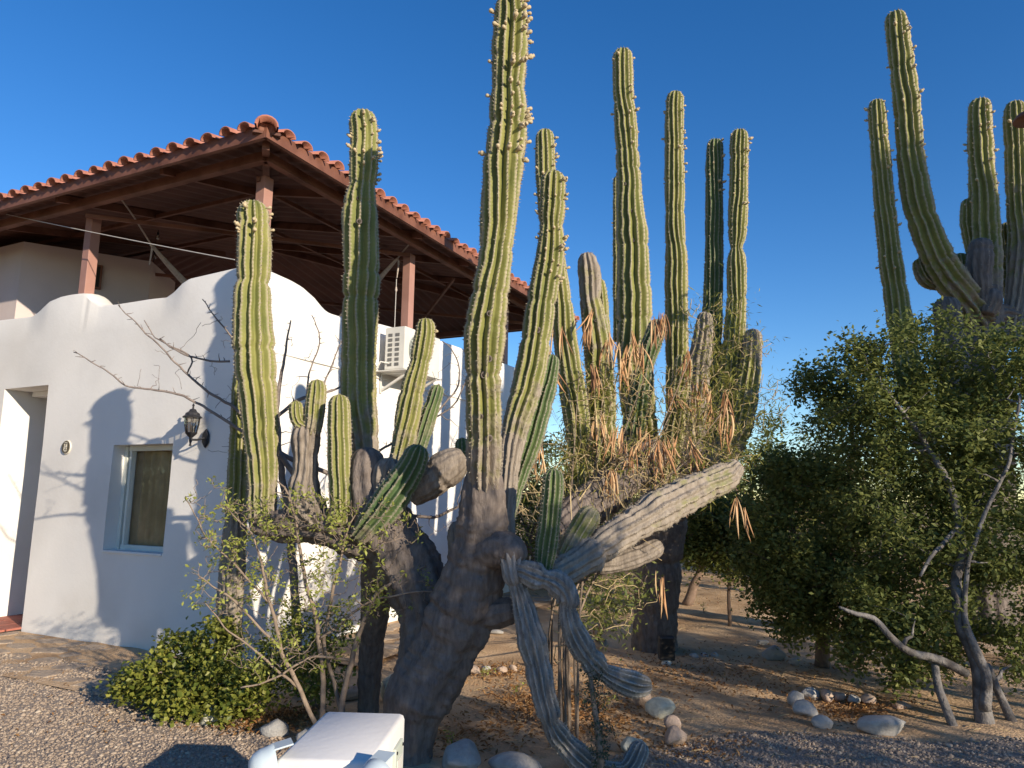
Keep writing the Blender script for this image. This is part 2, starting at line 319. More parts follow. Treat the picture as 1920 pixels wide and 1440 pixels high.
def inside(px, py, poly):
    c = np.zeros(len(px), bool); n = len(poly)
    for i in range(n):
        x0, y0 = poly[i]; x1, y1 = poly[(i + 1) % n]
        k = ((y0 > py) != (y1 > py)) & (px < (x1 - x0) * (py - y0) / (y1 - y0 + 1e-12) + x0); c ^= k
    return c
def gpoly(px): return [tuple(G(u, v)[:2]) for u, v in px]
GRAV_L = gpoly([(-500, 1250), (-60, 1222), (120, 1240), (250, 1275), (330, 1335), (430, 1345), (505, 1368), (545, 1395), (560, 1440)]) + [(-1.1, 3.2), (-5.5, 2.6), (-8, 4.5)]
GRAV_R = gpoly([(1110, 1445), (1180, 1405), (1285, 1385), (1380, 1372), (1560, 1378), (1760, 1392), (1960, 1390), (2300, 1400)]) + [(4.6, 3.0), (0.2, 3.0)]
RS = np.random.RandomState(5)
def pebbles(name, poly, n, seed, label):
    r = np.random.RandomState(seed); a = np.array(poly); lo, hi = a.min(0), a.max(0)
    gxx = np.arange(lo[0], hi[0], 0.08); gyy = np.arange(lo[1], hi[1], 0.08); Xg, Yg = np.meshgrid(gxx, gyy); k = inside(Xg.ravel(), Yg.ravel(), poly).reshape(Xg.shape)
    V = np.stack([Xg, Yg, hgt(Xg, Yg) + 0.005], -1).reshape(-1, 3); w = len(gxx)
    Fb = [(j * w + i, j * w + i + 1, (j + 1) * w + i + 1, (j + 1) * w + i) for j in range(len(gyy) - 1) for i in range(w - 1) if k[j, i] and k[j, i + 1] and k[j + 1, i] and k[j + 1, i + 1]]
    tag(build('gravel_bed', V, np.array(Fb), M['gravel_bed'], None, (0, 0, 0)), kind='structure')
    p = r.uniform(lo, hi, (n * 4, 2)); p = p[inside(p[:, 0], p[:, 1], poly)]
    d = np.hypot(p[:, 0], p[:, 1]); p = p[r.rand(len(p)) < np.clip(1.25 - d / 16, 0.35, 1)][:n]; n = len(p)
    base = []
    for z, rr, o in ((-0.3, 0.85, 0), (0.35, 0.9, 0.78)):
        for q in range(4): base.append((rr * math.cos(o + q * math.pi / 2), rr * math.sin(o + q * math.pi / 2), z))
    base = np.array(base + [(0, 0, 0.85)]); fc = []
    for q in range(4): fc += [(q, (q + 1) % 4, 4 + q), ((q + 1) % 4, 4 + (q + 1) % 4, 4 + q), (4 + q, 4 + (q + 1) % 4, 8)]
    s = r.gamma(4, 0.0023, n).clip(0.004, 0.03); an = r.uniform(0, 6.28, n)
    B = base[None] * (1 + r.uniform(-.25, .25, (n, 9, 3))); B = B * s[:, None, None] * np.stack([np.ones(n), r.uniform(.6, 1, n), r.uniform(.45, .8, n)], 1)[:, None, :]
    x = B[..., 0] * np.cos(an)[:, None] - B[..., 1] * np.sin(an)[:, None]; y = B[..., 0] * np.sin(an)[:, None] + B[..., 1] * np.cos(an)[:, None]
    z = B[..., 2] + (x * r.uniform(-.4, .4, n)[:, None]) + (hgt(p[:, 0], p[:, 1]) + 0.006)[:, None]
    V = np.stack([x + p[:, :1], y + p[:, 1:], z], -1).reshape(-1, 3)
    Fc = (np.array(fc)[None] + (np.arange(n) * 9)[:, None, None]).reshape(-1, 3)
    o = build(name, V, Fc, M['pebble'], None, (p[:, 0].mean(), p[:, 1].mean(), 0), True, {'rnd': np.repeat(r.rand(n), 9)})
    tag(o, label, 'gravel', kind='stuff')
pebbles('gravel', GRAV_L, 58000, 1, 'grey brown gravel spread before the white house')
pebbles('gravel', GRAV_R, 22000, 2, 'dark grey gravel strip beside the earth under the trees')

# ------------------------------------------------------------------ leaf and branch tools
def leaves(C_, size, aspect=0.55, seed=0, up=0.5, droop=None, fold=0.18):
    r = np.random.RandomState(seed); C_ = np.asarray(C_, float); n = len(C_)
    nrm = r.normal(size=(n, 3)); nrm[:, 2] = np.abs(nrm[:, 2]) + up; nrm /= np.linalg.norm(nrm, axis=1)[:, None]
    d = r.normal(size=(n, 3))
    if droop is not None: d = d * 0.45 + np.array([0, 0, -droop])
    d -= nrm * (d * nrm).sum(1)[:, None]; d /= np.linalg.norm(d, axis=1)[:, None] + 1e-9
    w = np.cross(nrm, d); s = size * r.uniform(.6, 1.25, n)
    a = C_; b_ = C_ + d * s[:, None]; m_ = C_ + d * (0.52 * s)[:, None] + nrm * (fold * s * aspect)[:, None]
    hw = (0.5 * aspect * s)[:, None]
    V = np.stack([a, m_ + w * hw, b_, m_ - w * hw], 1).reshape(-1, 3)
    i = np.arange(n)[:, None] * 4
    Fc = np.concatenate([i + np.array([[0, 1, 2]]), i + np.array([[0, 2, 3]])], 0)
    return V, Fc, np.repeat(r.rand(n), 4)
class Wood:
    def __init__(s): s.V = []; s.F = []; s.n = 0; s.nodes = []; s.rad = []
    def add(s, path, r, sides=6):
        path = np.asarray(path, float); r = np.broadcast_to(np.asarray(r, float), (len(path),))
        V, Fc = tube(path, r, sides); s.V.append(V); s.F += [tuple(i + s.n for i in f) for f in Fc]; s.n += len(V)
        s.nodes += list(path); s.rad += list(r)
    def grow(s, tips, r0, r1, seed=0, sides=5, sag=0.12, step=5):
        r = np.random.RandomState(seed); tips = np.asarray(tips); nd = np.array(s.nodes)
        order = np.argsort([np.min(np.linalg.norm(nd - t, axis=1)) for t in tips])
        for k in order:
            t = tips[k]; nd = np.array(s.nodes); dd = np.linalg.norm(nd - t, axis=1) + 0.5 * np.maximum(0, nd[:, 2] - t[2]); j = int(np.argmin(dd)); a = nd[j]
            L_ = np.linalg.norm(t - a)
            if L_ < 0.02: continue
            q = np.linspace(0, 1, step)[:, None]; path = a + (t - a) * q + r.normal(size=(step, 3)) * 0.05 * L_ * np.sin(q * 3.14) + np.array([0, 0, 1]) * sag * L_ * q * (1 - q)
            ra = min(s.rad[j] * 0.75, r0); s.add(path, np.linspace(max(ra, r1), r1, step), sides)
    def build(s, name, m, parent, origin=None):
        return build(name, np.vstack(s.V), s.F, m, parent, origin)
def ell(c, rx, ry, rz, n, r):                                 # points in an ellipsoid, denser towards its skin
    d = r.normal(size=(n, 3)); d /= np.linalg.norm(d, axis=1)[:, None]
    return np.asarray(c) + d * (r.uniform(0.25, 1, n) ** 0.5)[:, None] * np.array([rx, ry, rz])
def px_line(pts, Y=None, ds=0.05):
    A = []
    for q in pts:
        p = P(q[0], q[1], q[3] if len(q) > 3 else Y); A.append([*p, rad(q[2], p)])
    S, x = smooth_path(A, ds); return S[:, :3], S[:, 3]

# ------------------------------------------------------------------ the house
PH = math.radians(26)
R = np.array([math.sin(PH), math.cos(PH), 0]); L = np.array([-math.cos(PH), math.sin(PH), 0]); Z = np.array([0, 0, 1.0])
K = G(432, 1248)
def H(s, r, z): return K + L * s + R * r + Z * z              # s along the window wall, r along the side wall
house = thing('house', K, 'white plastered house with scalloped parapet and open tiled roof terrace', 'house')
TH = 0.30
topq = np.array([-9, -4.45, -3.78, -3.64, -3.47, -3.25, -3.07, -2.9, -2.74, -2.62, -2.45, -2.2, -1.62, -1.36, -1.25, -1.12, -1.02, -.35, 0, .15, .48, .66, .86, 1.02, 1.12, 1.35, 1.9, 3.4, 6.05])
topz = np.array([3.77, 3.77, 3.75, 3.81, 3.91, 3.945, 3.95, 3.945, 3.92, 3.83, 3.745, 3.735, 3.735, 3.725, 3.77, 3.86, 3.895, 3.925, 3.91, 3.90, 3.885, 3.86, 3.79, 3.70, 3.675, 3.68, 3.75, 3.84, 3.87])
OPEN = [(-4.16, -3.25, -1.0, 2.83), (-1.97, -1.04, 0.96, 2.09)]
q_edges = sorted(set(np.round(np.r_[np.arange(-9, -4.6, 0.4), np.arange(-4.6, 6.05, 0.06), 6.05], 3)))
for o in OPEN:                                                # snap columns to the jambs
    for e in o[:2]: q_edges = [x for x in q_edges if abs(x - e) > 0.035] + [e]
q_edges = np.array(sorted(q_edges))
RC = 0.09
def path_pt(q, off):                                          # off: distance inwards from the outer face; rounded corner
    a = RC * math.pi / 4
    if q <= -a: p, n = H(-q + (RC - a) * 0, 0, 0), -R
    elif q >= a: p, n = H(0, q, 0), -L
    else:
        th = (q + a) / (2 * a) * math.pi / 2; c = H(RC, RC, 0)
        n = -R * math.cos(th) - L * math.sin(th); p = c + n * RC
    return p - n * off
zrow = sorted(set([-0.3, 0, .25, .5, .75, 0.96, 1.25, 1.6, 2.09, 2.4, 2.83, 3.1, 3.4]))
ncr = len(zrow); ARC = 6
Vw = []; nrow = 0
for q in q_edges:
    zt = np.interp(q, topq, topz); col = []
    for z in zrow: col.append((0.006 * math.sin(q * 2.1 + z * 1.7) + 0.004 * math.sin(q * 5.3 - z * 3.1), z))
    rr = 0.055
    for k in range(ARC + 1):
        a = math.pi * k / ARC; col.append((TH / 2 - TH / 2 * math.cos(a), zt - rr + rr * math.sin(a)))
    for z in reversed(zrow): col.append((TH, z))
    nrow = len(col)
    for off, z in col: Vw.append(path_pt(q, off) + Z * z)
Fw = []; cell_open = {}
for i in range(len(q_edges) - 1):
    qm = (q_edges[i] + q_edges[i + 1]) / 2
    for j in range(nrow - 1):
        zm = None
        if j < ncr - 1: zm = (zrow[j] + zrow[j + 1]) / 2
        elif j >= ncr + ARC + 1: k = nrow - 1 - j; zm = (zrow[k] + zrow[k - 1]) / 2
        if zm is not None and any(a < qm < b and c < zm < d for a, b, c, d in OPEN): continue
        a = i * nrow + j; Fw.append((a, a + nrow, a + nrow + 1, a + 1))
qi = {round(q, 3): i for i, q in enumerate(q_edges)}; zi = {z: j for j, z in enumerate(zrow)}
for (a, b, c, d) in OPEN:                                     # reveals: front vertex j and back vertex nrow-1-j of the same height
    ia, ib = qi[round(a, 3)], qi[round(b, 3)]
    jc = zi[c] if c in zi else 0; jd = zi[d]
    f_ = lambda i, j: i * nrow + j
    k_ = lambda i, j: i * nrow + (nrow - 1 - j)
    for j in range(jc, jd):
        Fw.append((f_(ia, j), f_(ia, j + 1), k_(ia, j + 1), k_(ia, j))); Fw.append((f_(ib, j), k_(ib, j), k_(ib, j + 1), f_(ib, j + 1)))
    for i in range(ia, ib):
        Fw.append((f_(i, jd), f_(i + 1, jd), k_(i + 1, jd), k_(i, jd)))
        if c >= 0: Fw.append((f_(i, jc), k_(i, jc), k_(i + 1, jc), f_(i + 1, jc)))
n0 = (len(q_edges) - 1) * nrow; Fw.append(tuple(n0 + k for k in range(nrow))); Fw.append(tuple(range(nrow - 1, -1, -1)))
wall = build('wall', np.array(Vw), Fw, M['plaster'], house)
md = wall.modifiers.new('edge', 'EDGE_SPLIT'); md.split_angle = math.radians(42)
b = MB(); b.box(H(4.4, 5.9, 1.6), (L, R, Z), (4.4, 0.12, 2.2)); b.box(H(8.85, 3.0, 1.6), (L, R, Z), (0.12, 2.85, 2.2)); b.build('wall', M['plaster'], house)
b = MB(); b.box(H(4.4, 3.05, 2.86), (L, R, Z), (4.2, 2.7, 0.06)); b.build('terrace_floor', M['plaster_shaded'], house)
b = MB(); b.box(H(-0.004, 3.2, 3.04), (L, R, Z), (0.012, 2.8, 0.012), 0.006); b.build('wall_ledge', M['plaster'], house)
b = MB()                                                      # the passage behind the opening
b.box(H(4.16 + 0.053, 2.3, 1.4), (L, R, Z), (0.05, 1.998, 1.5)); b.box(H(3.25 - 0.053, 2.3, 1.4), (L, R, Z), (0.05, 1.998, 1.5))
b.box(H(3.7, 4.4, 1.4), (L, R, Z), (0.6, 0.05, 1.5)); b.box(H(3.7, 2.3, 2.886 - 0.085), (L, R, Z), (0.405, 1.99, 0.03)); b.build('passage_wall', M['plaster'], house)
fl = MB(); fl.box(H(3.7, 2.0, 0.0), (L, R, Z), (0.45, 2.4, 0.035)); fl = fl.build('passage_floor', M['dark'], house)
me_t = None
for i in range(3):
    for j in range(14):
        b = MB(); c = H(3.40 + 0.305 * i, -0.32 + 0.31 * j, 0.043); b.box(c, (L, R, Z), (0.147, 0.147, 0.014), 0.004)
        if me_t is None:
            o = b.build('floor_tile', M['redfloor'], fl, c); me_t = o.data
        else: place('floor_tile', me_t, fl, c)
# window
win = MB()
for s_, w_ in ((1.065, 0.024), (1.945, 0.024), (1.865, 0.016)): win.box(H(s_, 0.17, 1.525), (L, R, Z), (w_, 0.03, 0.56))
win.box(H(1.505, 0.172, 2.06), (L, R, Z), (0.395, 0.03, 0.028)); win.box(H(1.505, 0.172, 0.992), (L, R, Z), (0.395, 0.03, 0.028))
win = win.build('window', M['alu'], house)
b = MB(); b.add([H(1.11, .19, 1.02), H(1.842, .19, 1.02), H(1.842, .19, 2.032), H(1.11, .19, 2.032)], [(3, 2, 1, 0)]); pane_ = b.build('pane', M['glass'], win)
if Vector(pane_.data.polygons[0].normal).dot(Vector(-R)) < 0: pane_.data.flip_normals()
b = MB(); n_ = 40
Vc = []; Fcu = []
for k in range(n_ + 1):
    s_ = 1.09 + 0.80 * k / n_; off = 0.255 + 0.028 * math.sin(k * 0.9) + 0.012 * math.sin(k * 2.1)
    for z_ in (0.93, 1.5, 2.08): Vc.append(H(s_, off, z_))
for k in range(n_):
    for j in range(2): a = k * 3 + j; Fcu.append((a, a + 3, a + 4, a + 1))
build('curtain', np.array(Vc), Fcu, M['curtain'], win)
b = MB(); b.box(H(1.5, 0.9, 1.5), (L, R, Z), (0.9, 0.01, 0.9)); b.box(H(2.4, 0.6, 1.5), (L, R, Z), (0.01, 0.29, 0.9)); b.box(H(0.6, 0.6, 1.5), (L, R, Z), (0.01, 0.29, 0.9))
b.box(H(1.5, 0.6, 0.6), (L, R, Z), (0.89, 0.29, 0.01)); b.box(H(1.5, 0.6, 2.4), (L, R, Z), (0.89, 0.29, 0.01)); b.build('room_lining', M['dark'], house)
b = MB(); b.box(H(1.505, 0.07, 0.955), (L, R, Z), (0.46, 0.09, 0.014), 0.005); b.build('window_sill', M['plaster'], house)
# upper room on the terrace
nR_ = R
c0 = on_plane(45, 453, H(0, 0.45, 0), R); c0b = np.array([c0[0], c0[1], 2.86])
d2 = np.array([math.sin(math.radians(60)), math.cos(math.radians(60)), 0])
e0 = on_plane(285, 487, c0, np.cross(d2, Z)); le = (e0 - c0) @ d2
pl = [c0 + L * 3.2, c0, c0 + d2 * le, c0 + d2 * le + R * 0.9 + L * 0.6, c0 + L * 3.2 + R * 2.6]
pl = [np.array([p[0], p[1], 0]) for p in pl]; n5 = len(pl)
b = MB(); b.add([p + Z * 2.86 for p in pl] + [p + Z * c0[2] for p in pl], [(i, (i + 1) % n5, (i + 1) % n5 + n5, i + n5) for i in range(n5)] + [tuple(range(n5, 2 * n5))]); room = b.build('upper_room', M['plaster_shaded'], house)
wc = on_plane(171, 519, c0, np.cross(d2, Z)); nn = np.cross(d2, Z)
b = MB(); b.box(wc + nn * 0.012, (d2, nn, Z), (0.115, 0.03, 0.16)); w2 = b.build('window', M['dark'], house)
b = MB()
for k in (-1, 1): b.box(wc + d2 * 0.12 * k + nn * 0.03, (d2, nn, Z), (0.014, 0.03, 0.17)); b.box(wc + Z * 0.165 * k + nn * 0.032, (d2, nn, Z), (0.134, 0.03, 0.012))
b.build('frame', M['steel'], w2)
# roof
OV, ZE, RLEN, LLEN, SL = 0.42, 4.98, 8.3, 9.5, math.tan(math.radians(12))
def RF(s, r, dz=0): return H(s - OV, r - OV, ZE + dz)
half = RLEN / 2; rise = half * SL
corn = [RF(0, 0), RF(LLEN, 0), RF(LLEN, RLEN), RF(0, RLEN)]; rg = [RF(half, half, rise), RF(LLEN - half, half, rise)]
def corr_plane(a, b_, c_, d_, nc, dz):                        # corrugated underside between eave a-b and top d-c
    V = []; Fc = []; m_ = nc * 6
    for k in range(m_ + 1):
        t_ = k / m_; lo = a + (b_ - a) * t_; wv = 0.016 * math.sin(2 * math.pi * k / 6)
        # stop each line at the hip: lo runs straight upslope
        V.append(lo + Z * (wv + dz)); tl = np.linalg.norm(b_ - a) * t_; tr_ = np.linalg.norm(b_ - a) * (1 - t_)
        run = min(half, tl, tr_); up_d = (d_ - a) - (b_ - a) * (((d_ - a) @ (b_ - a)) / ((b_ - a) @ (b_ - a))); up_d = np.array([up_d[0], up_d[1], 0]); up_d /= np.linalg.norm(up_d)
        V.append(lo + up_d * run + Z * (run * SL + wv + dz))
    for k in range(m_): Fc.append((2 * k, 2 * k + 2, 2 * k + 3, 2 * k + 1))
    return V, Fc
b = MB()
for (i, j, t0, t1, nc) in ((0, 1, 0, 1, 46), (3, 0, 0, 0, 40), (1, 2, 1, 1, 40), (2, 3, 1, 0, 46)):
    b.add(*corr_plane(corn[i], corn[j], rg[t1], rg[t0], nc, 0.05))
roof = b.build('roof', M['under'], house)
fas = MB()
for i in range(4):
    a, c = corn[i], corn[(i + 1) % 4]; d = (c - a) / np.linalg.norm(c - a)
    fas.box((a + c) / 2 + Z * 0.045, (d, np.cross(Z, d), Z), (np.linalg.norm(c - a) / 2 + 0.02 * (i % 2), 0.022, 0.062))
fas.build('fascia', M['steel'], roof)
# perimeter beams, posts, rafters, purlins, braces
IN = 0.30
def RI(s, r, dz=0): return RF(s, r, dz)
ring = [RF(IN, IN, -0.01), RF(LLEN - IN, IN, -0.01), RF(LLEN - IN, RLEN - IN, -0.01), RF(IN, RLEN - IN, -0.01)]
for i in range(4): MB().bar(ring[i], ring[(i + 1) % 4], 0.08, 0.10).build('beam', M['steel'], roof)
for sl in (1.6, 3.4, 5.2):
    MB().bar(RF(sl, 0.1, SL * 0.1), RF(sl, half if sl > half else sl, (half if sl > half else sl) * SL), 0.05, 0.09).build('rafter', M['steel'], roof)
for rl in (1.5, 2.9, 4.15, 5.4, 6.8):
    m_ = min(rl, RLEN - rl, half); MB().bar(RF(0.1, rl, SL * 0.1), RF(m_, rl, m_ * SL), 0.05, 0.09).build('rafter', M['steel'], roof)
MB().bar(rg[0] + Z * .05, rg[1] + Z * .05, 0.3, 0.03).build('ridge_board', M['under'], roof)
for c_, r_ in ((corn[0], rg[0]), (corn[3], rg[0]), (corn[1], rg[1]), (corn[2], rg[1])): MB().bar(c_ + Z * .045, r_ + Z * .045, 0.26, 0.025).build('hip_board', M['under'], roof)
MB().bar(RF(0.1, 0.1, 0.0), RF(half, half, rise - 0.02), 0.07, 0.12).build('hip_rafter', M['steel'], roof)
MB().bar(RF(0.1, RLEN - 0.1, 0.0), RF(half, half, rise - 0.02), 0.07, 0.12).build('hip_rafter', M['steel'], roof)
for k in (1.4, 3.0):
    MB().bar(RF(k, k, k * SL - 0.03), RF(LLEN - k, k, k * SL - 0.03), 0.04, 0.05).build('purlin', M['steel'], roof)
    MB().bar(RF(k, k, k * SL - 0.03), RF(k, RLEN - k, k * SL - 0.03), 0.04, 0.05).build('purlin', M['steel'], roof)
for a, c in (((0.5, 3.2), (3.3, 0.4)), ((3.6, 3.4), (0.6, 0.5)), ((0.5, 4.4), (3.3, 7.4)), ((3.4, 3.6), (6.4, 0.5)), ((0.5, 7.6), (3.4, 4.6))):
    MB().bar(RF(*a, -0.10), RF(*c, -0.10), 0.035, 0.045).build('brace', M['steel'], roof)
for (s_, r_) in ((0.17, 0.17), (2.98, 0.15), (5.9, 0.15), (0.15, 2.87), (0.15, 5.85), (2.98, 7.0), (5.9, 7.0)):
    b = MB(); zb = 3.62 if r_ < 6 else 2.9
    b.box(H(s_, r_, (zb + ZE - 0.06) / 2), (L, R, Z), (0.062, 0.062, (ZE - 0.06 - zb) / 2), 0.006); b.build('post', M['post'], roof)
# barrel tiles along the eaves (each tile an object, one shared mesh)
def tile_mesh():
    V = []; Fc = []; n = 9
    for (y, r0) in ((0, 0.088), (0.46, 0.072)):
        for r_ in (r0, r0 - 0.014):
            for k in range(n): a = math.pi * k / (n - 1); V.append((math.cos(a) * r_, y, math.sin(a) * r_ * 0.9))
    for k in range(n - 1):
        Fc += [(k, k + 1, 2 * n + k + 1, 2 * n + k), (n + k + 1, n + k, 3 * n + k, 3 * n + k + 1), (k + 1, k, n + k, n + k + 1), (2 * n + k, 2 * n + k + 1, 3 * n + k + 1, 3 * n + k)]
    me = mesh_of('roof_tile', V, Fc, M['tile'], True); return me
tm = tile_mesh(); rt_ = random.Random(3)
def tile_quat(up_dir, slope=SL):
    y = Vector((*up_dir[:2], slope)).normalized(); x = y.cross(Vector((0, 0, 1))).normalized(); z = x.cross(y)
    return Matrix((x, y, z)).transposed().to_quaternion()
qF, qS = tile_quat(R), tile_quat(L)
for row in range(2):
    y0 = -0.10 + row * 0.38
    for i in range(36):
        s_ = 0.20 + 0.25 * i
        if s_ < y0 + 0.1: continue
        place('roof_tile', tm, roof, RF(s_, y0, 0.105 + y0 * SL + rt_.uniform(-.006, .006)), qF @ Quaternion((0, 0, 1), rt_.uniform(-.03, .03)), (rt_.uniform(.94, 1.04), 1, rt_.uniform(.72, .92)))
    for i in range(33):
        r_ = 0.20 + 0.25 * i
        if r_ < y0 + 0.1: continue
        place('roof_tile', tm, roof, RF(y0, r_, 0.105 + y0 * SL + rt_.uniform(-.006, .006)), qS @ Quaternion((0, 0, 1), rt_.uniform(-.03, .03)), (rt_.uniform(.94, 1.04), 1, rt_.uniform(.72, .92)))
qH = tile_quat((R + L) / math.sqrt(2), SL / math.sqrt(2))
for i in range(4): place('hip_tile', tm, roof, RF(-0.09 + 0.26 * i, -0.09 + 0.26 * i, 0.055 + 0.26 * i * SL), qH, (1.25, 1, 1.25))
b = MB()                                                      # mortar bed closing the hip end
b.box(RF(0.03, 0.03, 0.09), ((R + L), (R - L), Z), (0.05, 0.08, 0.05), 0.02); b.build('hip_mortar', M['steel'], roof)

# ------------------------------------------------------------------ things fixed to the house
def thing_mb(name, loc, label, cat, group=None): return thing(name, loc, label, cat, group)
# wall lantern
lc = H(0.60, 0, 2.13); ln = thing('wall_lantern', lc, 'black carriage lantern on the white wall beside the window', 'lantern'); out = -R
b = MB(); pc = lc + out * 0.012 - L * 0.06
hexp = [(0, 0.10), (0.042, 0.045), (0.042, -0.045), (0, -0.10), (-0.042, -0.045), (-0.042, 0.045)]
b.add([pc + L * x + Z * z for x, z in hexp] + [pc + out * 0.022 + L * x * 0.8 + Z * z * 0.85 for x, z in hexp], [tuple(range(6, 12)), tuple(range(5, -1, -1))] + [(i, (i + 1) % 6, (i + 1) % 6 + 6, i + 6) for i in range(6)])
b.build('back_plate', M['black'], ln)
ax_ = lc + out * 0.13 + L * 0.02
b = MB(); b.tube([pc + out * 0.02, (pc + ax_) / 2 - Z * 0.02 + out * 0.02, ax_ - Z * 0.02], 0.011); b.build('arm', M['black'], ln)
b = MB(); b.lathe([(0.004, -0.085), (0.014, -0.08), (0.008, -0.06), (0.016, -0.03), (0.016, 0.0), (0.05, 0.035), (0.06, 0.05)], ax_, n=12); b.build('base_cup', M['black'], ln)
for k in range(6):
    a = k * math.pi / 3; d = np.array([math.cos(a), math.sin(a), 0]); b = MB()
    b.tube([ax_ + d * 0.055 + Z * 0.05, ax_ + d * 0.072 + Z * 0.13, ax_ + d * 0.078 + Z * 0.20], 0.0045, 5); b.build('cage_bar', M['black'], ln)
b = MB(); b.lathe([(0.05, 0.05), (0.066, 0.13), (0.072, 0.20)], ax_, n=12); b.build('glass', M['bulb'], ln)
b = MB(); b.lathe([(0.016, 0.05), (0.018, 0.09), (0.012, 0.12)], ax_, n=8); b.build('lamp_holder', M['black'], ln)
b = MB(); b.lathe([(0.092, 0.198), (0.094, 0.207), (0.072, 0.225), (0.066, 0.245), (0.04, 0.262), (0.028, 0.285), (0.010, 0.29), (0.008, 0.315), (0.013, 0.325), (0.004, 0.345)], ax_, n=12); b.build('cap', M['black'], ln)
# round plaque
pq = H(2.77, -0.008, 2.08); pk = thing('wall_plaque', pq, 'small round bronze plaque with pale rim near the doorway', 'plaque')
b = MB(); b.lathe([(0.078, 0), (0.082, 0.006), (0.078, 0.014)], pq, -R, 32); b.build('rim', M['cream'], pk)
b = MB(); b.lathe([(0.072, 0.0145), (0.071, 0.018)], pq, -R, 32); b.build('face', M['bronze'], pk)
b = MB(); pf = pq - R * 0.0185
for (x0, z0, w_, h_) in ((0, .050, .024, .004), (-.024, .022, .003, .016), (-.008, .026, .010, .003), (.006, .020, .004, .010), (.020, .022, .003, .016), (-.005, .006, .022, .004), (.016, .002, .008, .004),
                         (-.028, -.018, .003, .018), (-.012, -.012, .004, .008), (.004, -.010, .010, .003), (.020, -.016, .003, .010), (0, -.036, .028, .005), (0, -.052, .018, .003)):
    b.box(pf - L * x0 + Z * z0, (L, R, Z), (w_, 0.0015, h_))
b.build('relief', M['cream'], pk)
# air conditioner
ac0 = H(0, 2.02, 3.10); nO = -L
ac = thing('air_conditioner', ac0, 'white outdoor air conditioner unit on brackets on the side wall', 'air conditioner')
def AC(out_, al, z): return ac0 + nO * out_ + R * al + Z * z
b = MB(); b.box(AC(0.27, 0.41, 0.29), (nO, R, Z), (0.15, 0.41, 0.27), 0.014); body = b.build('casing', M['white'], ac)
for i in range(2):
    for j in range(7):
        b = MB(); b.box(AC(0.20 + 0.105 * i, 0.001, 0.085 + 0.062 * j), (nO, R, Z), (0.032, 0.006, 0.021), 0.004); b.build('vent', M['grille'], body)
b = MB(); b.lathe([(0.215, 0), (0.215, 0.006)], AC(0.418, 0.31, 0.29), nO, 40); b.build('fan_recess', M['grille'], body)
b = MB()
for r_ in np.arange(0.03, 0.225, 0.024):
    a = np.linspace(0, 2 * math.pi, 33); b.tube([AC(0.434, 0.31 + r_ * math.cos(t), 0.29 + r_ * math.sin(t)) for t in a], 0.004, 4, False)
for k in range(12):
    a = k * math.pi / 6; b.tube([AC(0.436, 0.31 + r_ * math.cos(a), 0.29 + r_ * math.sin(a)) for r_ in (0.02, 0.22)], 0.004, 4)
b.build('fan_guard', M['plate'], body)
for al in (0.1, 0.72):
    b = MB(); b.bar(AC(0.005, al, 0.0), AC(0.44, al, 0.0), 0.03, 0.03); b.bar(AC(0.42, al, -0.01), AC(0.01, al, -0.22), 0.028, 0.028); b.bar(AC(0.012, al, -0.25), AC(0.012, al, 0.02), 0.03, 0.02, (1, 0, 0)); b.build('bracket', M['white'], ac)
b = MB(); b.box(AC(0.235, 0.41, 0.008), (nO, R, Z), (0.225, 0.44, 0.006)); b.build('shelf', M['white'], ac)
b = MB(); b.tube([AC(0.2, 0.0, 0.1), AC(0.1, -0.05, 0.12), AC(0.03, -0.06, 0.0), AC(0.02, -0.05, -0.3), AC(0.02, 0.05, -0.5)], 0.012, 6); b.build('pipe', M['white'], ac)
# cable along the parapet
b = MB(); A0, A1 = on_plane(-150, 365, H(0, -0.25, 0), R), on_plane(440, 487, H(0, -0.04, 0), R)
t_ = np.linspace(0, 1, 24)[:, None]; b.tube(A0 + (A1 - A0) * t_ - Z * 0.10 * t_ * (1 - t_), 0.005, 5)
tag(b.build('cable', M['cable']), 'thin pale cable slung from the eave down to the parapet', 'cable')
# hammocks slung from the beams
def hammock(pts, label):
    A = [P(*q) for q in pts]; o = thing('hammock', A[0], label, 'hammock', None)
    S, x = smooth_path(A[:3], 0.05); b = MB(); b.tube(S, 0.011, 6); b.build('rope', M['rope'], o)
    S, x = smooth_path(A[2:], 0.05); b = MB(); b.tube(S, 0.02 + 0.055 * x / x[-1], 8); b.build('bundled_cloth', M['rope'], o)
    S, x = smooth_path([A[2], A[2] + np.array([.02, 0, -.06]), A[2] + np.array([.005, 0, -.28])], 0.04); b = MB(); b.tube(S, np.linspace(.016, .006, len(S)), 5); b.build('tassel', M['rope'], o)
hammock([(208, 348, 8.25), (245, 398, 8.55), (283, 458, 8.9), (310, 490, 9.2), (352, 535, 9.6), (420, 600, 10)], 'grey cotton hammock slung behind the window wall parapet')
hammock([(772, 452, 9.4), (757, 470, 9.5), (745, 485, 9.6), (718, 515, 9.8), (690, 548, 10.1), (640, 600, 10.5)], 'pale hammock tied to the post on the side wall')
